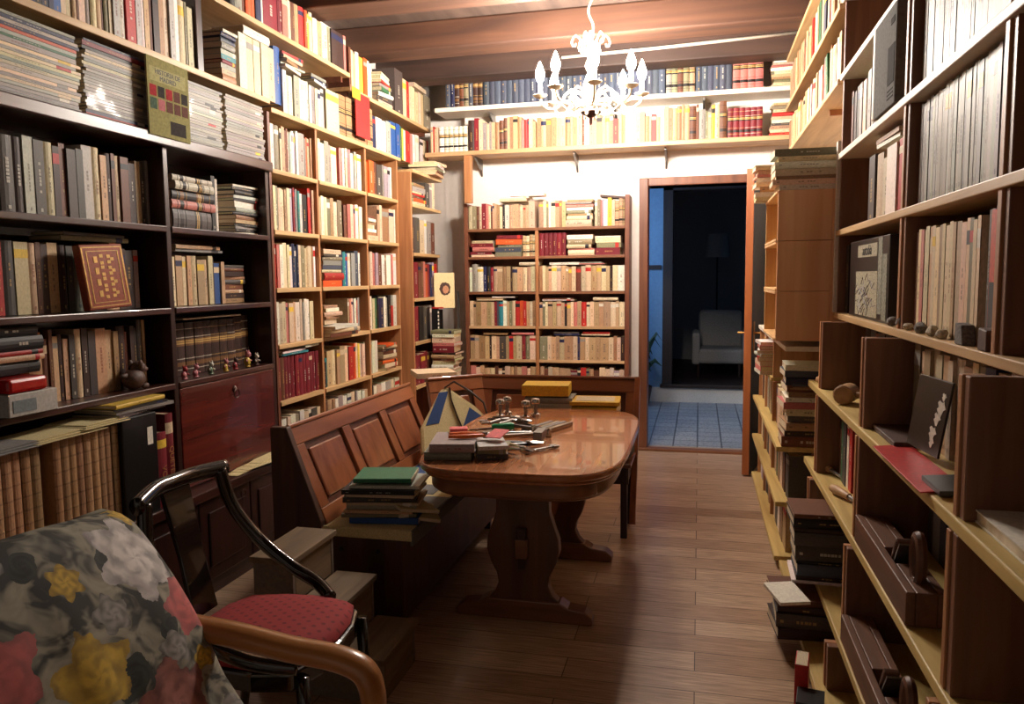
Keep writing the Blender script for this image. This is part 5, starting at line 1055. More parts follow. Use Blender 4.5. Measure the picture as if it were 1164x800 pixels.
for y in (3.07, 3.80):
    poly = [(x, z) for x, z in prof]+[(-x, z) for x, z in prof[::-1]]
    lg = part('leg', MB().prism(poly, (-0.70, y, 0), (1, 0, 0), (0, 0, 1), (0, 1, 0), -0.028, 0.028), M['oak_z'], tb, bev=0.006)
    foot = [(0.29, 0.0), (0.29, 0.03), (0.26, 0.055), (0.19, 0.065), (0.155, 0.085), (-0.155, 0.085), (-0.19, 0.065), (-0.26, 0.055), (-0.29, 0.03), (-0.29, 0.0)]
    part('foot', MB().prism(foot, (-0.70, y, 0), (1, 0, 0), (0, 0, 1), (0, 1, 0), -0.04, 0.04), M['oak_x'], tb, bev=0.006)
    dy = -0.028 if y < 3.4 else 0.028; sg = -1 if y < 3.4 else 1
    part('tenon', MB().box(-0.725, -0.675, y+dy, y+dy+sg*0.035, 0.27, 0.35), M['oak_x'], lg, bev=0.003)
    part('wedge', MB().prism([(-0.012, 0.225), (0.012, 0.225), (0.02, 0.395), (-0.02, 0.395)], (-0.70, y+dy+sg*0.02, 0), (1, 0, 0), (0, 0, 1), (0, 1, 0), -0.012, 0.012), M['chair_dark'], lg, bev=0.002)
part('stretcher', MB().box(-0.725, -0.675, 3.098, 3.772, 0.255, 0.365), M['oak'], tb, bev=0.004)

# --- things on the table
TT = TZ+0.001
stack('under the tools at the near left of table', (-0.955, 2.875, TT), -78, 'g:1.4 g:1.5', length=0.185, depth=0.25, rot=2, seed=210, pri=5, style='h')
stack('of the small pile by the pink papers on table', (-0.785, 2.92, TT), -75, 'd:.9 x:.8 i:.7', length=0.12, depth=0.18, rot=8, seed=211, pri=5, style='p')
zt1 = TT+0.022*2.9+0.006
single('pink_note', MB().frame((-1.02, 3.08, zt1+0.004), (0.9, 0.3, 0), (-0.3, 0.9, 0), (0, 0, 1), 0, 0.08, 0, 0.06, 0, 0.012), M['pink_paper'], 'pink note pad on the grey books on table, left one', 'note pad')
single('pink_note', MB().frame((-0.84, 2.99, TT+0.075), (0.95, -0.2, 0), (0.2, 0.95, 0.2), (0, -0.2, 1), 0, 0.07, 0, 0.09, 0, 0.004), M['pink_paper'], 'pink folded note leaning beside the orange-handled pliers', 'note pad')
def rodtool(name, label, cat, a, b, r, mt, hr, hm, split=0.5, head=None, hmat=None, z0=TT):
    a = np.array(a, float); b = np.array(b, float); d = (b-a); L = np.linalg.norm(d); d /= L; m_ = a+d*L*split
    q = thing(name, label, cat, tuple(a)); 
    part('shaft', MB().tube([m_, b], r, 8), M[mt], q, True)
    part('handle', MB().tube([a, a+d*L*split*0.15, a+d*L*split*0.5, a+d*L*split*0.9, m_], [hr*0.7, hr, hr*0.9, hr, hr*0.75], 10), M[hm], q, True)
    if head is not None: part('head', head(b, d), M[hmat], q, bev=0.002)
    return q
rodtool('hammer', 'hammer with a long pale wooden handle lying across the table', 'hammer', (-1.03, 3.13, TT+0.03), (-0.68, 3.32, TT+0.03), 0.010, 'handle_wood', 0.015, 'handle_wood', 0.6, lambda b, d: MB().box(b[0]-0.02, b[0]+0.02, b[1]-0.055, b[1]+0.055, b[2]-0.018, b[2]+0.018), 'steel')
rodtool('screwdriver', 'screwdriver with a fat green handle among the table tools', 'screwdriver', (-0.80, 3.33, TT+0.06), (-0.99, 3.27, TT+0.045), 0.005, 'chrome', 0.019, 'handle_green', 0.5)
rodtool('chisel', 'chisel with a turned pale wood handle behind the hammer', 'chisel', (-0.98, 3.32, TT+0.02), (-0.72, 3.40, TT+0.02), 0.007, 'steel', 0.014, 'handle_wood', 0.5)
def pliers(name, label, c, ang, hm, z):
    ca, sa = math.cos(ang), math.sin(ang); P = lambda u, v, w=0: np.array([c[0]+u*ca-v*sa, c[1]+u*sa+v*ca, z+w])
    q = thing(name, label, 'pliers', tuple(P(0, 0)))
    for s_ in (-1, 1):
        part('handle', MB().tube([P(0, s_*0.006), P(-0.04, s_*0.02), P(-0.09, s_*0.03), P(-0.15, s_*0.026)], [0.006, 0.009, 0.010, 0.007], 8), M[hm], q, True)
        part('jaw', MB().tube([P(-0.01, -s_*0.004), P(0.015, s_*0.010), P(0.04, s_*0.009), P(0.065, s_*0.003)], [0.008, 0.009, 0.008, 0.004], 8), M['chrome'], q, True)
    part('pivot', MB().lathe([(0.011, -0.012), (0.011, 0.012)], P(0, 0), 12), M['steel'], q)
pliers('pliers', 'pliers with orange handles on the pile of grey books', (-0.85, 3.03), 0.25, 'handle_orange', TT+0.078)
pliers('pliers', 'chrome pliers with bare metal handles right of the orange pair', (-0.69, 3.01), -0.5, 'chrome', TT+0.03)
pliers('pliers', 'black-handled pliers at the centre of the table tools', (-0.70, 3.17), 0.3, 'black', TT+0.018)
pliers('pliers', 'long chrome pliers lying beside the four clamps', (-0.82, 3.52), -0.15, 'chrome', TT+0.05)
pliers('pliers', 'dull steel pliers crossing the chrome ones on the table', (-0.74, 3.46), -0.6, 'steel', TT+0.03)
pliers('pliers', 'small chrome pliers between the hammer and the clamps', (-0.90, 3.66), 0.5, 'chrome', TT+0.02)
pliers('pliers', 'steel pliers lying behind the chisel with jaws to the wall', (-0.86, 3.56), 1.2, 'steel', TT+0.05)
for k, (x, y) in enumerate(((-0.72, 3.40), (-0.69, 3.36), (-0.97, 3.73), (-0.93, 3.77), (-0.66, 3.42))):
    single('socket', MB().lathe([(0.012, 0), (0.0145, 0.002), (0.0145, 0.03), (0.011, 0.034), (0.008, 0.03)], (x, y, TT), 12), M['chrome'], 'tiny chrome tool socket standing among the tools on the table', 'socket', 'tool sockets on the table', smooth=True)
for k, (x, y, t_) in enumerate(((-1.0, 3.86, 'chrome knob clamp standing at the left back of the table'), (-0.985, 3.95, 'chrome knob clamp standing second from left on the table'), (-0.86, 3.84, 'chrome knob clamp standing third from left on the table'), (-0.825, 3.92, 'chrome knob clamp standing nearest the row of steel bars'))):
    q = thing('clamp', t_, 'clamp', (x, y, TT), 'chrome knob clamps on the table')
    part('screw', MB().tube([(x, y, TT), (x, y, TT+0.062)], 0.011, 10), M['steel'], q, True)
    part('knob', MB().lathe([(0.012, 0), (0.024, 0.006), (0.026, 0.02), (0.02, 0.03), (0.006, 0.034)], (x, y, TT+0.062), 14), M['chrome'], q, True)
    part('foot', MB().lathe([(0.026, 0), (0.026, 0.012), (0.012, 0.02)], (x, y, TT), 12), M['chrome'], q, True)
for k in range(4):
    x = -0.80+k*0.032; single('steel_bar', MB().frame((x, 3.46, TT), (0.93, -0.36, 0), (0.36, 0.93, 0), (0, 0, 1), 0, 0.022, 0, 0.26, 0, 0.022), M['chrome' if k % 2 else 'steel'], f'ridged steel bar, {ORD[k]} of four lying side by side on the table', 'bar', 'steel bars on the table', bev=0.004)
for k, (x, y, a, mt, t_) in enumerate(((-0.92, 3.20, 0.4, 'steel', 'short steel wrench under the green screwdriver'), (-0.84, 3.43, -0.3, 'chrome', 'chrome wrench lying behind the green screwdriver'), (-0.64, 3.12, 0.9, 'steel', 'small steel wrench nearest the bare table top'), (-0.93, 3.47, 0.1, 'steel', 'long steel wrench at the left edge of the tools'))):
    ca, sa = math.cos(a), math.sin(a); mb = MB(); d = np.array([ca, sa, 0]); n_ = np.array([-sa, ca, 0])
    mb.frame((x, y, TT), d, n_, (0, 0, 1), -0.07, 0.07, -0.008, 0.008, 0.004, 0.012)
    for s_ in (-1, 1):
        for q in (-1, 1): mb.frame(np.array([x, y, TT])+d*s_*0.075, d, n_, (0, 0, 1), -0.012, 0.02*s_ if s_ > 0 else 0.012, q*0.012-0.006, q*0.012+0.006, 0.002, 0.014)
    single('wrench', mb, M[mt], t_, 'wrench', bev=0.002)

# ------------------------------------------------------------------ chandelier
hx_, hy_ = -0.646, 4.75
ch = thing('chandelier', 'white iron chandelier with eight lit candle bulbs under the beam', 'chandelier', (hx_, hy_, 2.99))
hz = 3.058
part('ceiling_hook', MB().lathe([(0.03, 0), (0.03, -0.01), (0.01, -0.03)], (hx_, hy_, hz), 14), M['iron'], ch, True)
part('chain', MB().tube([(hx_+0.014*math.sin(t*2*PI*1.5), hy_, hz-0.02-0.278*t) for t in [i/24 for i in range(25)]], 0.0065, 8), M['iron'], ch, True)
part('stem', MB().lathe([(0.010, 0), (0.012, 0.05), (0.026, 0.08), (0.014, 0.11), (0.012, 0.2), (0.020, 0.23), (0.034, 0.26), (0.022, 0.29), (0.012, 0.32), (0.012, 0.40), (0.022, 0.43), (0.010, 0.45)], (hx_, hy_, 2.34), 16), M['iron'], ch, True)
part('finial', MB().lathe([(0.003, 0), (0.008, 0.012), (0.008, 0.04), (0.05, 0.062), (0.06, 0.07), (0.03, 0.08)], (hx_, hy_, 2.275), 18), M['bronze'], ch, True)
part('upper_ring', MB().lathe([(0.05, 0), (0.056, 0.006), (0.056, 0.02), (0.05, 0.026)], (hx_, hy_, 2.665), 18), M['iron'], ch, True)
for k in range(6):
    a = 2*PI*k/6+0.3; d = np.array([math.cos(a), math.sin(a), 0]); o = np.array([hx_, hy_, 0])
    pts = [o+d*r+np.array([0, 0, z]) for r, z in ((0.045, 2.685), (0.05, 2.72), (0.06, 2.745), (0.085, 2.765), (0.10, 2.75), (0.108, 2.725), (0.10, 2.705), (0.088, 2.705), (0.085, 2.72))]
    part('crown_scroll', MB().tube(pts, 0.0055, 6), M['iron'], ch, True)
for k in range(8):
    a = 2*PI*k/8+0.20; d = np.array([math.cos(a), math.sin(a), 0]); o = np.array([hx_, hy_, 0]); R_ = 0.285
    pts = [o+d*r+np.array([0, 0, z]) for r, z in ((0.02, 2.40), (0.06, 2.455), (0.11, 2.47), (0.145, 2.44), (0.165, 2.395), (0.20, 2.365), (0.245, 2.37), (0.275, 2.395), (R_, 2.43))]
    ar = part('arm', MB().tube(pts, 0.0075, 8), M['iron'], ch, True)
    part('leaf_scroll', MB().tube([o+d*r+np.array([0, 0, z]) for r, z in ((0.165, 2.39), (0.13, 2.36), (0.10, 2.375), (0.10, 2.405), (0.12, 2.41))], 0.005, 6), M['iron'], ar, True)
    c = o+d*R_; part('drip_pan', MB().lathe([(0.008, 0), (0.03, 0.008), (0.042, 0.018), (0.040, 0.021), (0.012, 0.014)], c+np.array([0, 0, 2.425]), 14), M['iron'], ar, True)
    part('candle', MB().lathe([(0.0135, 0), (0.0135, 0.075)], c+np.array([0, 0, 2.44]), 12), M['candle'], ar, True)
    part('bulb', MB().lathe([(0.012, 0), (0.02, 0.012), (0.0255, 0.032), (0.024, 0.054), (0.015, 0.08), (0.007, 0.1), (0.001, 0.112)], c+np.array([0, 0, 2.517]), 12), M['bulb'], ar, 'all')
for k in range(8):
    a = 2*PI*(k+0.5)/8+0.2; d = np.array([math.cos(a), math.sin(a), 0]); c = np.array([hx_, hy_, 0])+d*0.075
    part('pendant_drop', MB().lathe([(0.002, 0), (0.010, 0.012), (0.008, 0.03), (0.002, 0.05)], c+np.array([0, 0, 2.315]), 8), M['iron'], ch, True)
part('lower_ring', MB().tube([(hx_+0.078*math.cos(2*PI*i/24), hy_+0.078*math.sin(2*PI*i/24), 2.372) for i in range(24)], 0.007, 8, close=True), M['iron'], ch, True)

CS = Matrix.Translation((hx_, hy_, 2.402)) @ Matrix.Scale(1.067, 4) @ Matrix.Translation((-hx_, -hy_, -2.34))
for o in ch.children_recursive: o.data.transform(CS)

# ------------------------------------------------------------------ step stool
ss = thing('step_stool', 'three-step wooden stool with grey treads at the bench end', 'stool', (-1.30, 2.46, 0))
for i, (x0, z) in enumerate(((-1.49, 0.48), (-1.33, 0.32), (-1.17, 0.16))):
    part('tread', MB().box(x0, x0+0.165, 2.29, 2.62, z-0.022, z), M['stool_wood'], ss, bev=0.003)
    part('riser', MB().box(x0+0.14, x0+0.155, 2.325, 2.585, (z-0.16 if z > 0.2 else 0), z-0.022), M['stool_wood'], ss)
for y in (2.305, 2.59):
    part('side_board', MB().prism([(-1.485, 0), (-1.485, 0.458), (-1.335, 0.458), (-1.335, 0.298), (-1.175, 0.298), (-1.175, 0.138), (-1.015, 0.138), (-1.015, 0)], (0, y, 0), (1, 0, 0), (0, 0, 1), (0, 1, 0), 0, 0.018), M['stool_side'], ss, bev=0.002)

# ------------------------------------------------------------------ black lacquered chair
bc = thing('lacquered_chair', 'black lacquered chair with red dotted seat and sweeping arms', 'chair', (-1.17, 1.90, 0))
A0 = np.array([-1.47, 1.775, 0.815]); A1 = np.array([-1.47, 2.12, 0.828])
mid = (A0+A1)/2+np.array([-0.035, 0, 0.01])
def bez(ps, n=16):
    """smooth curve through the points"""
    ps = [np.array(p, float) for p in ps]; out = []
    for i in range(len(ps)-1):
        p0, p1, p2, p3 = ps[max(i-1, 0)], ps[i], ps[i+1], ps[min(i+2, len(ps)-1)]
        for k in range(n):
            t = k/n; out.append(0.5*((2*p1)+(-p0+p2)*t+(2*p0-5*p1+4*p2-p3)*t*t+(-p0+3*p1-3*p2+p3)*t**3))
    return out+[ps[-1]]
part('top_rail', MB().tube(bez([A0+np.array([0, -0.03, 0]), mid+np.array([0.006, -0.09, 0]), mid, mid+np.array([0.006, 0.09, 0]), A1+np.array([0, 0.03, 0])], 6), 0.025, 12, flat=0.8), M['lacquer'], bc, 'all')
near = bez([A0, (-1.45, 1.752, 0.70), (-1.38, 1.715, 0.585), (-1.25, 1.675, 0.505), (-1.10, 1.665, 0.462), (-0.98, 1.70, 0.44)], 8)
far = bez([A1, (-1.44, 2.135, 0.71), (-1.37, 2.16, 0.60), (-1.26, 2.165, 0.515), (-1.16, 2.145, 0.475), (-1.09, 2.10, 0.45)], 8)
for p_ in (near, far): part('sweeping_arm', MB().tube(p_, 0.0205, 10), M['lacquer'], bc, 'all')
part('splat', MB().prism([(-0.055, 0.42), (0.055, 0.42), (0.05, 0.6), (0.062, 0.81), (-0.062, 0.81), (-0.05, 0.6)], (-1.405, 1.945, 0), (0, 1, 0), (-0.22, 0, 1), (1, 0, 0.22), -0.05+0.12, -0.035+0.12), M['lacquer'], bc, bev=0.003)
sc_ = (-1.18, 1.90); SHP = [(0.18, 0.20), (0.215, 0.10), (0.225, 0.0), (0.215, -0.10), (0.18, -0.20), (0.08, -0.225), (-0.05, -0.215), (-0.17, -0.18), (-0.21, -0.09), (-0.215, 0.0), (-0.21, 0.09), (-0.17, 0.18), (-0.05, 0.215), (0.08, 0.225)]
def grow(f): return [(sc_[0]+x*f, sc_[1]+y*f) for x, y in SHP]
part('seat_frame', MB().prism(grow(1.0), (0, 0, 0), *E3, 0.37, 0.422), M['lacquer'], bc, bev=0.008)
cu = MB(); n_ = len(SHP); rings = [(0.95, 0.424), (0.95, 0.436), (0.86, 0.456), (0.6, 0.468), (0.3, 0.472)]
vs = [(x, y, z) for f, z in rings for x, y in grow(f)]+[(sc_[0], sc_[1], 0.473)]
cu.add(vs, [(i*n_+j, i*n_+(j+1) % n_, (i+1)*n_+(j+1) % n_, (i+1)*n_+j) for i in range(4) for j in range(n_)]+[(4*n_+j, 4*n_+(j+1) % n_, 5*n_) for j in range(n_)])
part('seat_cushion', cu, M['red_seat'], bc, 'all')
for x, y, dx, dy in ((-0.985, 1.73, 0.02, -0.01), (-0.985, 2.09, 0.02, 0.01), (-1.335, 1.77, -0.06, -0.01), (-1.335, 2.05, -0.06, 0.01)):
    part('leg', MB().tube([(x, y, 0.40), (x+dx*0.4, y+dy*0.4, 0.2), (x+dx, y+dy, 0.0)], [0.019, 0.016, 0.013], 10), M['lacquer'], bc, 'all')
for y in (): part('back_post', MB().tube([(-1.345, y, 0.40), (-1.39, y-0.0, 0.56), (-1.465, y+(0.02 if y < 1.9 else 0.05), 0.81)], 0.015, 8), M['lacquer'], bc, 'all')

# ------------------------------------------------------------------ floral armchair
fa = thing('floral_armchair', 'armchair under a floral printed cover with a light beech arm', 'armchair', (-1.0, 1.2, 0))
# cover: a soft slab over the reclined back; u along Y, v down the back
NU, NV = 26, 22
tp_ = np.array([-1.285, 0.84, 0.925]); vtop = lambda u: np.array([-1.285+0.03*math.sin(u*3.0), 0.80+u*0.69, 0.955+0.03*math.sin(u*PI)-0.03*u])
def cov(u, v):
    p = vtop(u); d = np.array([0.30, 0.09*u-0.015, -0.58]); q = p+d*v
    q[0] += 0.035*math.sin(PI*min(1, v*1.4))+0.008*math.sin(u*23+v*5)*v+0.006*math.sin(u*41)*v
    if v < 0.1: q[2] -= 0.03*(1-v/0.1)**2; q[0] -= 0.02*(1-v/0.1)
    e = max(0, (u-0.93)/0.07); q[0] -= 0.05*e*e
    return q
cm = MB(); N1 = NU+1
for j in range(NV+1):
    for i in range(N1): cm.v.append(tuple(cov(i/NU, j/NV)))
nf = len(cm.v)
for j in range(NV+1):
    for i in range(N1):
        q = cov(i/NU, j/NV); cm.v.append((q[0]-0.085-0.02*math.sin(PI*j/NV), q[1], q[2]-0.03-0.0*j))
F_ = lambda i, j, o: o+j*N1+i
for j in range(NV):
    for i in range(NU):
        cm.f.append([F_(i, j, 0), F_(i, j+1, 0), F_(i+1, j+1, 0), F_(i+1, j, 0)]); cm.c.append(None)
        cm.f.append([F_(i, j, nf), F_(i+1, j, nf), F_(i+1, j+1, nf), F_(i, j+1, nf)]); cm.c.append(None)
for i in range(NU):
    cm.f.append([F_(i, 0, 0), F_(i+1, 0, 0), F_(i+1, 0, nf), F_(i, 0, nf)]); cm.c.append(None); cm.f.append([F_(i+1, NV, 0), F_(i, NV, 0), F_(i, NV, nf), F_(i+1, NV, nf)]); cm.c.append(None)
for j in range(NV):
    cm.f.append([F_(NU, j, 0), F_(NU, j+1, 0), F_(NU, j+1, nf), F_(NU, j, nf)]); cm.c.append(None); cm.f.append([F_(0, j+1, 0), F_(0, j, 0), F_(0, j, nf), F_(0, j+1, nf)]); cm.c.append(None)
def add_uv(o, f):
    uvl = o.data.uv_layers.new(name='cloth')
    for L in o.data.loops:
        uvl.data[L.index].uv = f(L.vertex_index)
cvo = part('cover', cm, M['floral'], fa, 'all')
add_uv(cvo, lambda i: ((i % nf) % N1/NU, 1.0-((i % nf)//N1)/NV))
sc2 = MB().box(-1.04, -0.55, 0.84, 1.46, 0.22, 0.40); so_ = part('seat', sc2, M['floral'], fa, bev=0.04)
add_uv(so_, lambda i: (so_.data.vertices[i].co.y-0.8, so_.data.vertices[i].co.x+1.2))
for y in (0.80, 1.525):
    pts = bez([(-1.20, y, 0.615), (-1.05, y, 0.605), (-0.90, y, 0.585), (-0.78, y, 0.575), (-0.715, y, 0.55), (-0.695, y, 0.49), (-0.70, y, 0.40)], 8)
    part('armrest', MB().tube(pts, 0.036, 14, flat=0.75, up=(0, 1, 0)), M['armwood'], fa, 'all')
    part('leg', MB().tube([(-0.70, y, 0.42), (-0.70, y, 0.2), (-0.69, y, 0.0)], [0.026, 0.024, 0.02], 10), M['armwood'], fa, 'all')
    part('leg', MB().tube([(-1.21, y, 0.62), (-1.19, y, 0.3), (-1.27, y, 0.0)], [0.026, 0.026, 0.02], 10), M['armwood'], fa, 'all')
    part('side_rail', MB().box(-1.19, -0.70, y-0.015, y+0.015, 0.24, 0.31), M['armwood'], fa, bev=0.004)

# ------------------------------------------------------------------ things on the right-hand shelves
gb = thing('book', 'large pale grey boxed volume with a dark picture jutting from the high shelf', 'book', (0.62, 2.72, 1.96)); gy0, gy1 = yR(1018, 2.1, XR-0.01), yR(992, 2.1, XR-0.01)
gfm = plain('pale_grey_slipcase', (112, 110, 107), 0.9, spec=0.1)
part('cover', MB().box(XR-0.01, XR+0.17, gy0, gy1-0.03, 1.961, 2.275), gfm, gb, bev=0.003)
part('spine', MB().box(XR-0.012, XR+0.17, gy1-0.03, gy1, 1.961, 2.275), M['white_wood'], gb, bev=0.006)
part('picture', MB().box(XR-0.0115, XR-0.01, gy0+0.012, gy0+0.10, 2.03, 2.15), M['print_dark'], gb); part('emblem', MB().box(XR-0.0115, XR-0.01, gy0+0.02, gy0+0.07, 2.215, 2.235), M['print_dark'], gb)
for k in range(3): part('caption', MB().box(XR-0.0112, XR-0.01, gy0+0.02, gy0+0.10, 1.985+0.012*k, 1.989+0.012*k), M['print_dark'], gb)
# black volume with a title panel and a sketch, standing cover forward
ay0, ay1 = yR(1010, 1.4, XR+0.02), yR(966, 1.4, XR+0.02)
ab = thing('book', 'black book with a pale title panel and sepia sketch standing cover-forward', 'book', (XR+0.03, (ay0+ay1)/2, 1.25))
part('cover', MB().box(XR+0.02, XR+0.05, ay0, ay1, 1.251, 1.555), M['black'], ab, bev=0.003)
WQ = ay1-ay0; pl_ = plain('sepia_print', (150, 142, 118), 0.6, var=0.25, scale=30); gs = plain('grey_green_strip', (120, 122, 108), 0.5, var=0.3, scale=25)
Yq = lambda f: ay1-f*WQ                                  # f counts from the left edge as one faces the cover
part('title_panel', MB().box(XR+0.0188, XR+0.02, Yq(0.24), Yq(0.74), 1.487, 1.535), pl_, ab)
lettering('autobia', 0.056, M['ink'], ab, (XR+0.0188, Yq(0.49), 1.511), (0, -1, 0), (0, 0, 1), (-1, 0, 0))
sk = part('picture', MB().box(XR+0.0188, XR+0.02, Yq(0.20), Yq(0.76), 1.262, 1.432), pl_, ab)
skm = MB()
for k in range(26):
    cx_ = 0.26+0.42*rnd.random(); cz = 1.275+0.13*rnd.random(); a_ = rnd.uniform(-0.6, 0.6); L_ = rnd.uniform(0.02, 0.06)*WQ/0.4
    skm.tube([(XR+0.0185, Yq(cx_)+L_*math.cos(a_)*t, cz+0.02*math.sin(a_+t*3)) for t in (-1, -0.3, 0.3, 1)], 0.0012, 4)
part('sketch', skm, M['clay'], ab)
part('edge_strip', MB().box(XR+0.0186, XR+0.02, Yq(0.77), Yq(0.86), 1.28, 1.55), gs, ab)
part('clear_wrap', MB().box(XR+0.0182, XR+0.0195, Yq(0.87), Yq(0.97), 1.26, 1.49), gs, ab)
# red and orange cover right of the lilac run
oc = thing('magazine', 'orange-red magazine with a black drawing beside the lilac run', 'magazine', (XR+0.04, 1.835, 1.25))
o0, o1 = yR(1139, 1.4, XR+0.03), yR(1124, 1.4, XR+0.03)
part('cover', MB().box(XR+0.03, XR+0.036, o0, o1, 1.251, 1.56), plain('orange_red_print', (196, 66, 34), 0.5), oc)
part('picture', MB().box(XR+0.0288, XR+0.03, o0, o1-0.005, 1.29, 1.40), M['ink'], oc); part('lower_band', MB().box(XR+0.0288, XR+0.03, o0, o1, 1.252, 1.288), plain('amber_print', (220, 150, 50), 0.5), oc)
# divider board in the stones shelf
# stones along the shelf edge
for k, (p_, w_, h__, mt, t_) in enumerate(((1012, .030, .032, 'stone', 'rough dark stone at the left end of the row on the shelf edge'), (1022, .03, .045, 'stone', 'small upright grey stone, second in the row of stones'), (1030, .02, .022, 'stone_pale', 'tiny pale pebble, third in the row of stones'), (1044, .034, .034, 'stone', 'rounded grey stone, fourth in the row of stones'),
                                       (1057, .026, .032, 'stone_pale', 'pale lumpy stone, fifth in the row of stones'), (1068, .026, .026, 'stone_pale', 'flat cream pebble, sixth in the row of stones'), (1094, .034, .052, 'stone', 'big dark angular stone, second from right in the row'), (1121, .030, .050, 'clay', 'dark square block at the right end of the stones'))):
    y_ = yR(p_, 1.27, XR+0.012)
    mb = MB(); (mb.blob((XR+0.018, y_, 1.25+h__/2), (0.016, w_*0.8, h__/2), 9, k, 0.16) if k not in (6, 7) else mb.prism([(-w_*0.9, 0), (w_*0.9, 0), (w_*0.85, h__), (-w_*0.5 if k == 6 else -w_*0.85, h__*0.92)], (XR+0.003, y_, 1.2505), (0, 1, 0), (0, 0, 1), (1, 0, 0), 0, 0.03))
    single('stone', mb, M[mt], t_, 'stone', 'stones along the shelf edge', smooth=(k not in (6, 7)), bev=0.003 if k in (6, 7) else 0)
# turned chisels / mallet heads on the pine plank
for k, (p_, z, t_, xo) in enumerate(((938, 0.941, 'wooden-handled chisel lying on the pine plank at its far end', 0.54), (962, 0.941, 'round wooden mallet head lying right of the chisel', 0.54), (936, 0.581, 'wooden-handled chisel lying on the lower plank', 0.53), (955, 0.581, 'second wooden-handled chisel on the lower plank, nearer one', 0.53))):
    y_ = yR(p_, z+0.03, xo)
    if k == 1: 
        q = thing('mallet', t_, 'mallet', (xo, y_, z)); part('head', MB().lathe([(0.03, -0.05), (0.036, -0.045), (0.036, 0.045), (0.03, 0.05)], (xo+0.0, y_, z+0.0365), 14, (0.5, 1, 0)), M['handle_wood'], q, True); part('handle', MB().tube([(xo+0.03, y_-0.03, z+0.0365), (xo+0.14, y_-0.12, z+0.03)], 0.012, 8), M['handle_wood'], q, True)
    else:
        q = thing('chisel', t_, 'chisel', (xo, y_, z)); a = np.array([xo-0.02, y_+0.05, z+0.019]); b = np.array([xo+0.02, y_-0.07, z+0.019]); c_ = np.array([xo+0.05, y_-0.17, z+0.012])
        part('handle', MB().tube([a, a*0.8+b*0.2, a*0.4+b*0.6, b], [0.014, 0.0185, 0.016, 0.012], 12), M['handle_wood'], q, True); part('blade', MB().tube([b, c_], [0.008, 0.006], 8), M['steel'], q, True)
# dark plaque, black folding card, red card, white booklet
def flatbox(name, label, cat, p0, p1, z, xa, xb, t, mt, skew=0.0):
    y0, y1 = yR(p1, z, xa), yR(p0, z, xa); return single(name, MB().prism([(0, 0), (xb-xa, 0+skew), (xb-xa, (y1-y0)+skew), (0, y1-y0)], (xa, y0, z), *E3, 0, t), M[mt], label, cat, bev=0.003)
flatbox('plaque', 'dark carved plaque lying flat on the pine plank', 'plaque', 976, 1016, 0.941, 0.53, 0.66, 0.016, 'clay')
flatbox('red_card', 'bright red card hanging over the edge of the pine plank', 'card', 992, 1046, 0.9425, 0.475, 0.58, 0.003, 'red_paper', 0.04)
bk_ = thing('folding_card', 'black folding card with a white drawing standing half open on plank', 'card', (0.54, 1.9, 0.941))
ky0, ky1 = yR(1072, 0.96, 0.53), yR(1012, 0.96, 0.53)
part('base_leaf', MB().prism([(0.0, 0.0), (0.17, 0.03), (0.17, 0.19), (0.0, 0.14)], (0.505, yR(1068, 0.95, 0.505), 0.9455), *E3, 0, 0.012), M['black'], bk_, bev=0.002)
ko = np.array([0.56, yR(1030, 0.96, 0.56), 0.958]); kU = np.array([0.12, -0.99, 0]); kU /= np.linalg.norm(kU); kV = np.array([0.10, -0.16, 0.98]); kV /= np.linalg.norm(kV); kN = -np.cross(kU, kV)
if kN[0] > 0: kN = -kN
part('standing_leaf', MB().frame(ko, kU, kV, kN, 0, 0.20, 0, 0.20, -0.006, 0), M['black'], bk_, bev=0.002)
dm = MB()
for (a, b, r_) in ((0.165, 0.13, 0.020), (0.155, 0.10, 0.016), (0.17, 0.16, 0.010), (0.145, 0.06, 0.018), (0.15, 0.035, 0.012)):
    dm.prism([(r_*(1+0.35*math.cos(5*q))*math.cos(q), r_*(1+0.35*math.sin(3*q))*math.sin(q)) for q in [2*PI*i/14 for i in range(14)]], ko+kU*a+kV*b, kU, kV, kN, 0.0003, 0.001)
part('drawing', dm, M['white_paper'], bk_)
wb = thing('booklet', 'thick white booklet lying at the front of the pine plank', 'book', (0.56, 1.42, 0.941)); wy0, wy1 = yR(1168, 0.96, 0.53), yR(1098, 0.96, 0.53)
WP = [(0.0, 0.0), (0.16, 0.03), (0.16, wy1-wy0+0.03), (0.0, wy1-wy0)]
part('cover', MB().prism(WP, (0.525, wy0, 0.941), *E3, 0, 0.003).prism(WP, (0.525, wy0, 0.941), *E3, 0.022, 0.025), M['white_paper'], wb); part('pages', MB().prism([(0.003, 0.002), (0.158, 0.031), (0.158, wy1-wy0+0.028), (0.003, wy1-wy0-0.002)], (0.525, wy0, 0.941), *E3, 0.003, 0.022), M['pages'], wb)
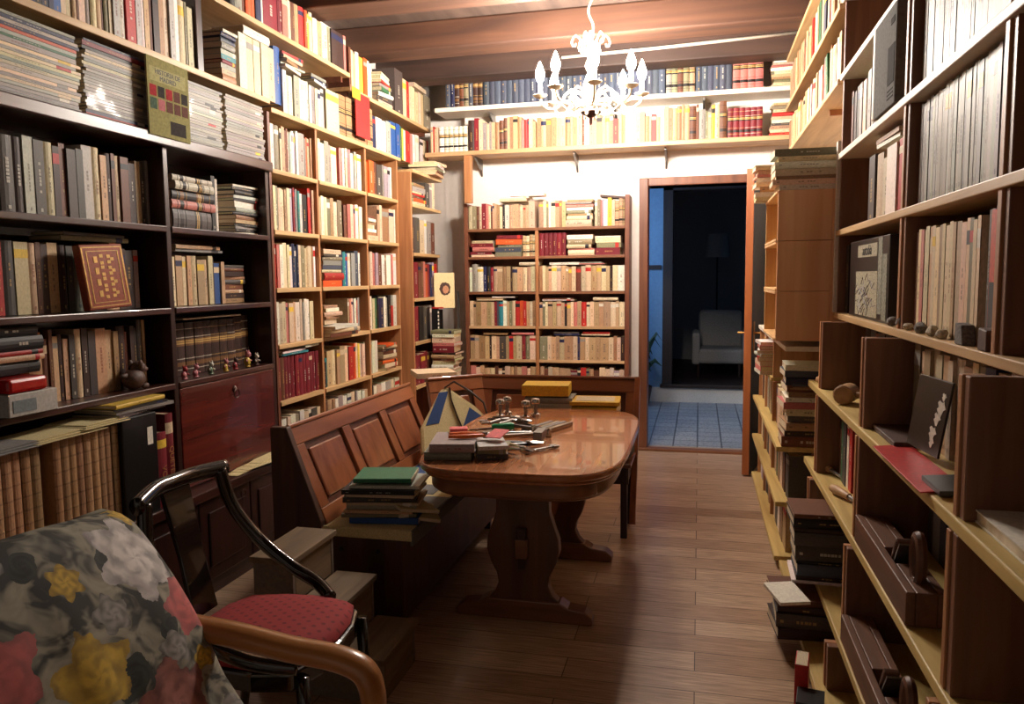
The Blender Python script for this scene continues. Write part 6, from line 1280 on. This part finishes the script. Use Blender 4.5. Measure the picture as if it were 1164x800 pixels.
# long wooden joiner's planes
def hand_plane(z, xf, y0, y1, label):
    q = thing('hand_plane', label, 'hand plane', (xf+0.05, (y0+y1)/2, z))
    H_ = 0.085; L_ = y1-y0
    part('body', MB().box(xf, xf+0.022, y0, y1, z+0.001, z+H_).box(xf+0.07, xf+0.092, y0, y1, z+0.001, z+H_).box(xf+0.022, xf+0.07, y0, y0+0.32*L_, z+0.001, z+H_).box(xf+0.022, xf+0.07, y0+0.52*L_, y1, z+0.001, z+H_), M['plane_wood'], q, bev=0.003)
    part('mouth_bed', MB().prism([(0.32*L_, 0.001), (0.52*L_, 0.001), (0.44*L_, 0.03), (0.32*L_, H_)], (xf+0.022, y0, z), (0, 1, 0), (0, 0, 1), (1, 0, 0), 0, 0.048), M['plane_wood'], q)
    yi = y0+0.40*L_; part('iron', MB().frame((xf+0.026, yi+0.03, z+0.02), (1, 0, 0), (0, -0.62, 0.78), (0, 0.78, 0.62), 0, 0.04, 0, 0.15, 0, 0.006), M['steel'], q)
    part('wedge', MB().frame((xf+0.026, yi+0.038, z+0.03), (1, 0, 0), (0, -0.55, 0.83), (0, 0.83, 0.55), 0, 0.04, 0, 0.125, 0, 0.016), M['plane_wood'], q, bev=0.004)
    yh = y0+0.14*L_; part('tote', MB().tube([(xf+0.046, yh+0.03*math.cos(a)*1.1, z+H_+0.052+0.058*math.sin(a)) for a in [2*PI*i/20 for i in range(20)]], 0.0135, 8, close=True), M['plane_wood'], q, True)
hand_plane(0.581, 0.488, yR(1030, 0.66, 0.488), 2.575, 'long wooden joiner plane with loop handle on the middle low plank')
hand_plane(0.251, 0.455, yR(1020, 0.33, 0.455), 2.575, 'second wooden plane, lying on the lowest yellow plank')

# ------------------------------------------------------------------ the books themselves
def poly_area(q): return 0.5*abs(sum(q[i][0]*q[(i+1) % len(q)][1]-q[(i+1) % len(q)][0]*q[i][1] for i in range(len(q))))
HIDE = ((0, 585, 195, 800, 1.7), (340, 440, 545, 700, 4.3), (545, 436, 720, 700, 4.6), (612, 60, 735, 140, 4.6), (150, 560, 400, 800, 2.4))
def shown(b):
    o, ex, ey, ez, t, h, d = (b[k] for k in ('o', 'ex', 'ey', 'ez', 't', 'h', 'd')); eye = np.array([0, 0, EYE]); tot = 0.0
    faces = [(o-ex*t/2, ex*t, ez*h, -ey)]
    if b['expose'] == 'all': faces += [(o-ex*t/2+ez*h, ex*t, ey*d, ez), (o-ex*t/2, ex*t, ey*d, -ez)]
    for p, U, V, n_ in faces:
        if np.dot(eye-p, n_) <= 0: continue
        q = [proj(c) for c in (p, p+U, p+U+V, p+V)]
        if any(c is None for c in q): continue
        ar = poly_area(q); ce = sum(q)/4; inside = sum(1 for c in q+[ce] if 0 <= c[0] <= 1164 and 0 <= c[1] <= 800)/5
        for x0, y0, x1, y1, dep in HIDE:
            if x0 < ce[0] < x1 and y0 < ce[1] < y1 and p[1] > dep: inside *= 0.15
        tot += ar*inside
    return tot
def make_book(b):
    rng = random.Random(b['seed']); cv, pg = book_geo(b['t'], b['h'], b['d'], b['code'], b['style'], rng)
    m = Matrix.Identity(4)
    for i in range(3): m[i][0], m[i][1], m[i][2], m[i][3] = b['ex'][i], b['ey'][i], b['ez'][i], b['o'][i]
    return cv, pg, m
for nm in ('book', 'magazine'):
    sel = [b for b in BOOKS if b['name'] == nm]
    for b in sel: b['area'] = shown(b)
    sel.sort(key=lambda b: -b['area'])
    lone, rest = sel[:300], [b for b in sel[300:] if b['area'] > 0.5]
    used = {}
    for b in lone:
        cv, pg, m = make_book(b); mt = M['plastic'] if b['style'] == 'g' else M['cover']
        o = bpy.data.objects.new(nm, cv.mesh(nm, mt)); C.objects.link(o); o.matrix_world = m
        lb_ = b['label']; n_ = used.get(lb_, 0); used[lb_] = n_+1
        if n_: lb_ = lb_+', '+('another one', 'a third one', 'a fourth one')[min(n_-1, 2)]
        wl_ = lambda t: len(t.replace('-', ' ').replace("'", ' ').split())
        if wl_(lb_) > 16:
            for a_ in ('thick ', 'slim ', 'tall ', 'short '): lb_ = lb_.replace(a_, '', 1) if lb_.startswith(a_) else lb_
        if wl_(lb_) > 16: lb_ = lb_.replace(' the ', ' ')
        if wl_(lb_) > 16: lb_ = lb_.replace('bound volume', 'volume')
        if wl_(lb_) > 16: print('LONG', lb_)
        if n_: print('DUP', lb_)
        WM[o.name] = m
        o['label'] = lb_; o['category'] = b['cat']; o['group'] = b['group']
        p = bpy.data.objects.new('pages', pg.mesh('pages', M['pages'])); C.objects.link(p); p.parent = o
    if rest:
        al = MB()
        for b in rest:
            cv, pg, m = make_book(b); R_ = np.array(m)[:3, :3]; T_ = np.array(m)[:3, 3]
            for g in (cv, pg): al.add([tuple(R_ @ np.array(v)+T_) for v in g.v], g.f); al.c[-len(g.f):] = g.c
        o = bpy.data.objects.new(nm+'s', al.mesh(nm+'s', M['cover'])); C.objects.link(o)
        o['kind'] = 'stuff'; o['label'] = f'the many smaller {nm}s filling the farther shelves'; o['category'] = nm+'s'
    print('books', nm, len(sel), 'individual', len(lone), 'rest', len(rest), 'smallest', lone[-1]['area'] if lone else 0)
# lettering running down the two red spines by the black box file
rs = sorted([o for o in bpy.data.objects if o.get('group', '').endswith('right of the black box file')], key=lambda o: o.matrix_world.translation.y)
for o, tx, zc in zip(rs, ('VOTES', 'QUETES'), (0.62, 0.68)):
    t_ = WM[o.name].translation
    lettering(tx, 0.036, M['gold'], o, (t_.x+0.0075, t_.y, zc), (0, 0, -1), (0, 1, 0), (1, 0, 0))
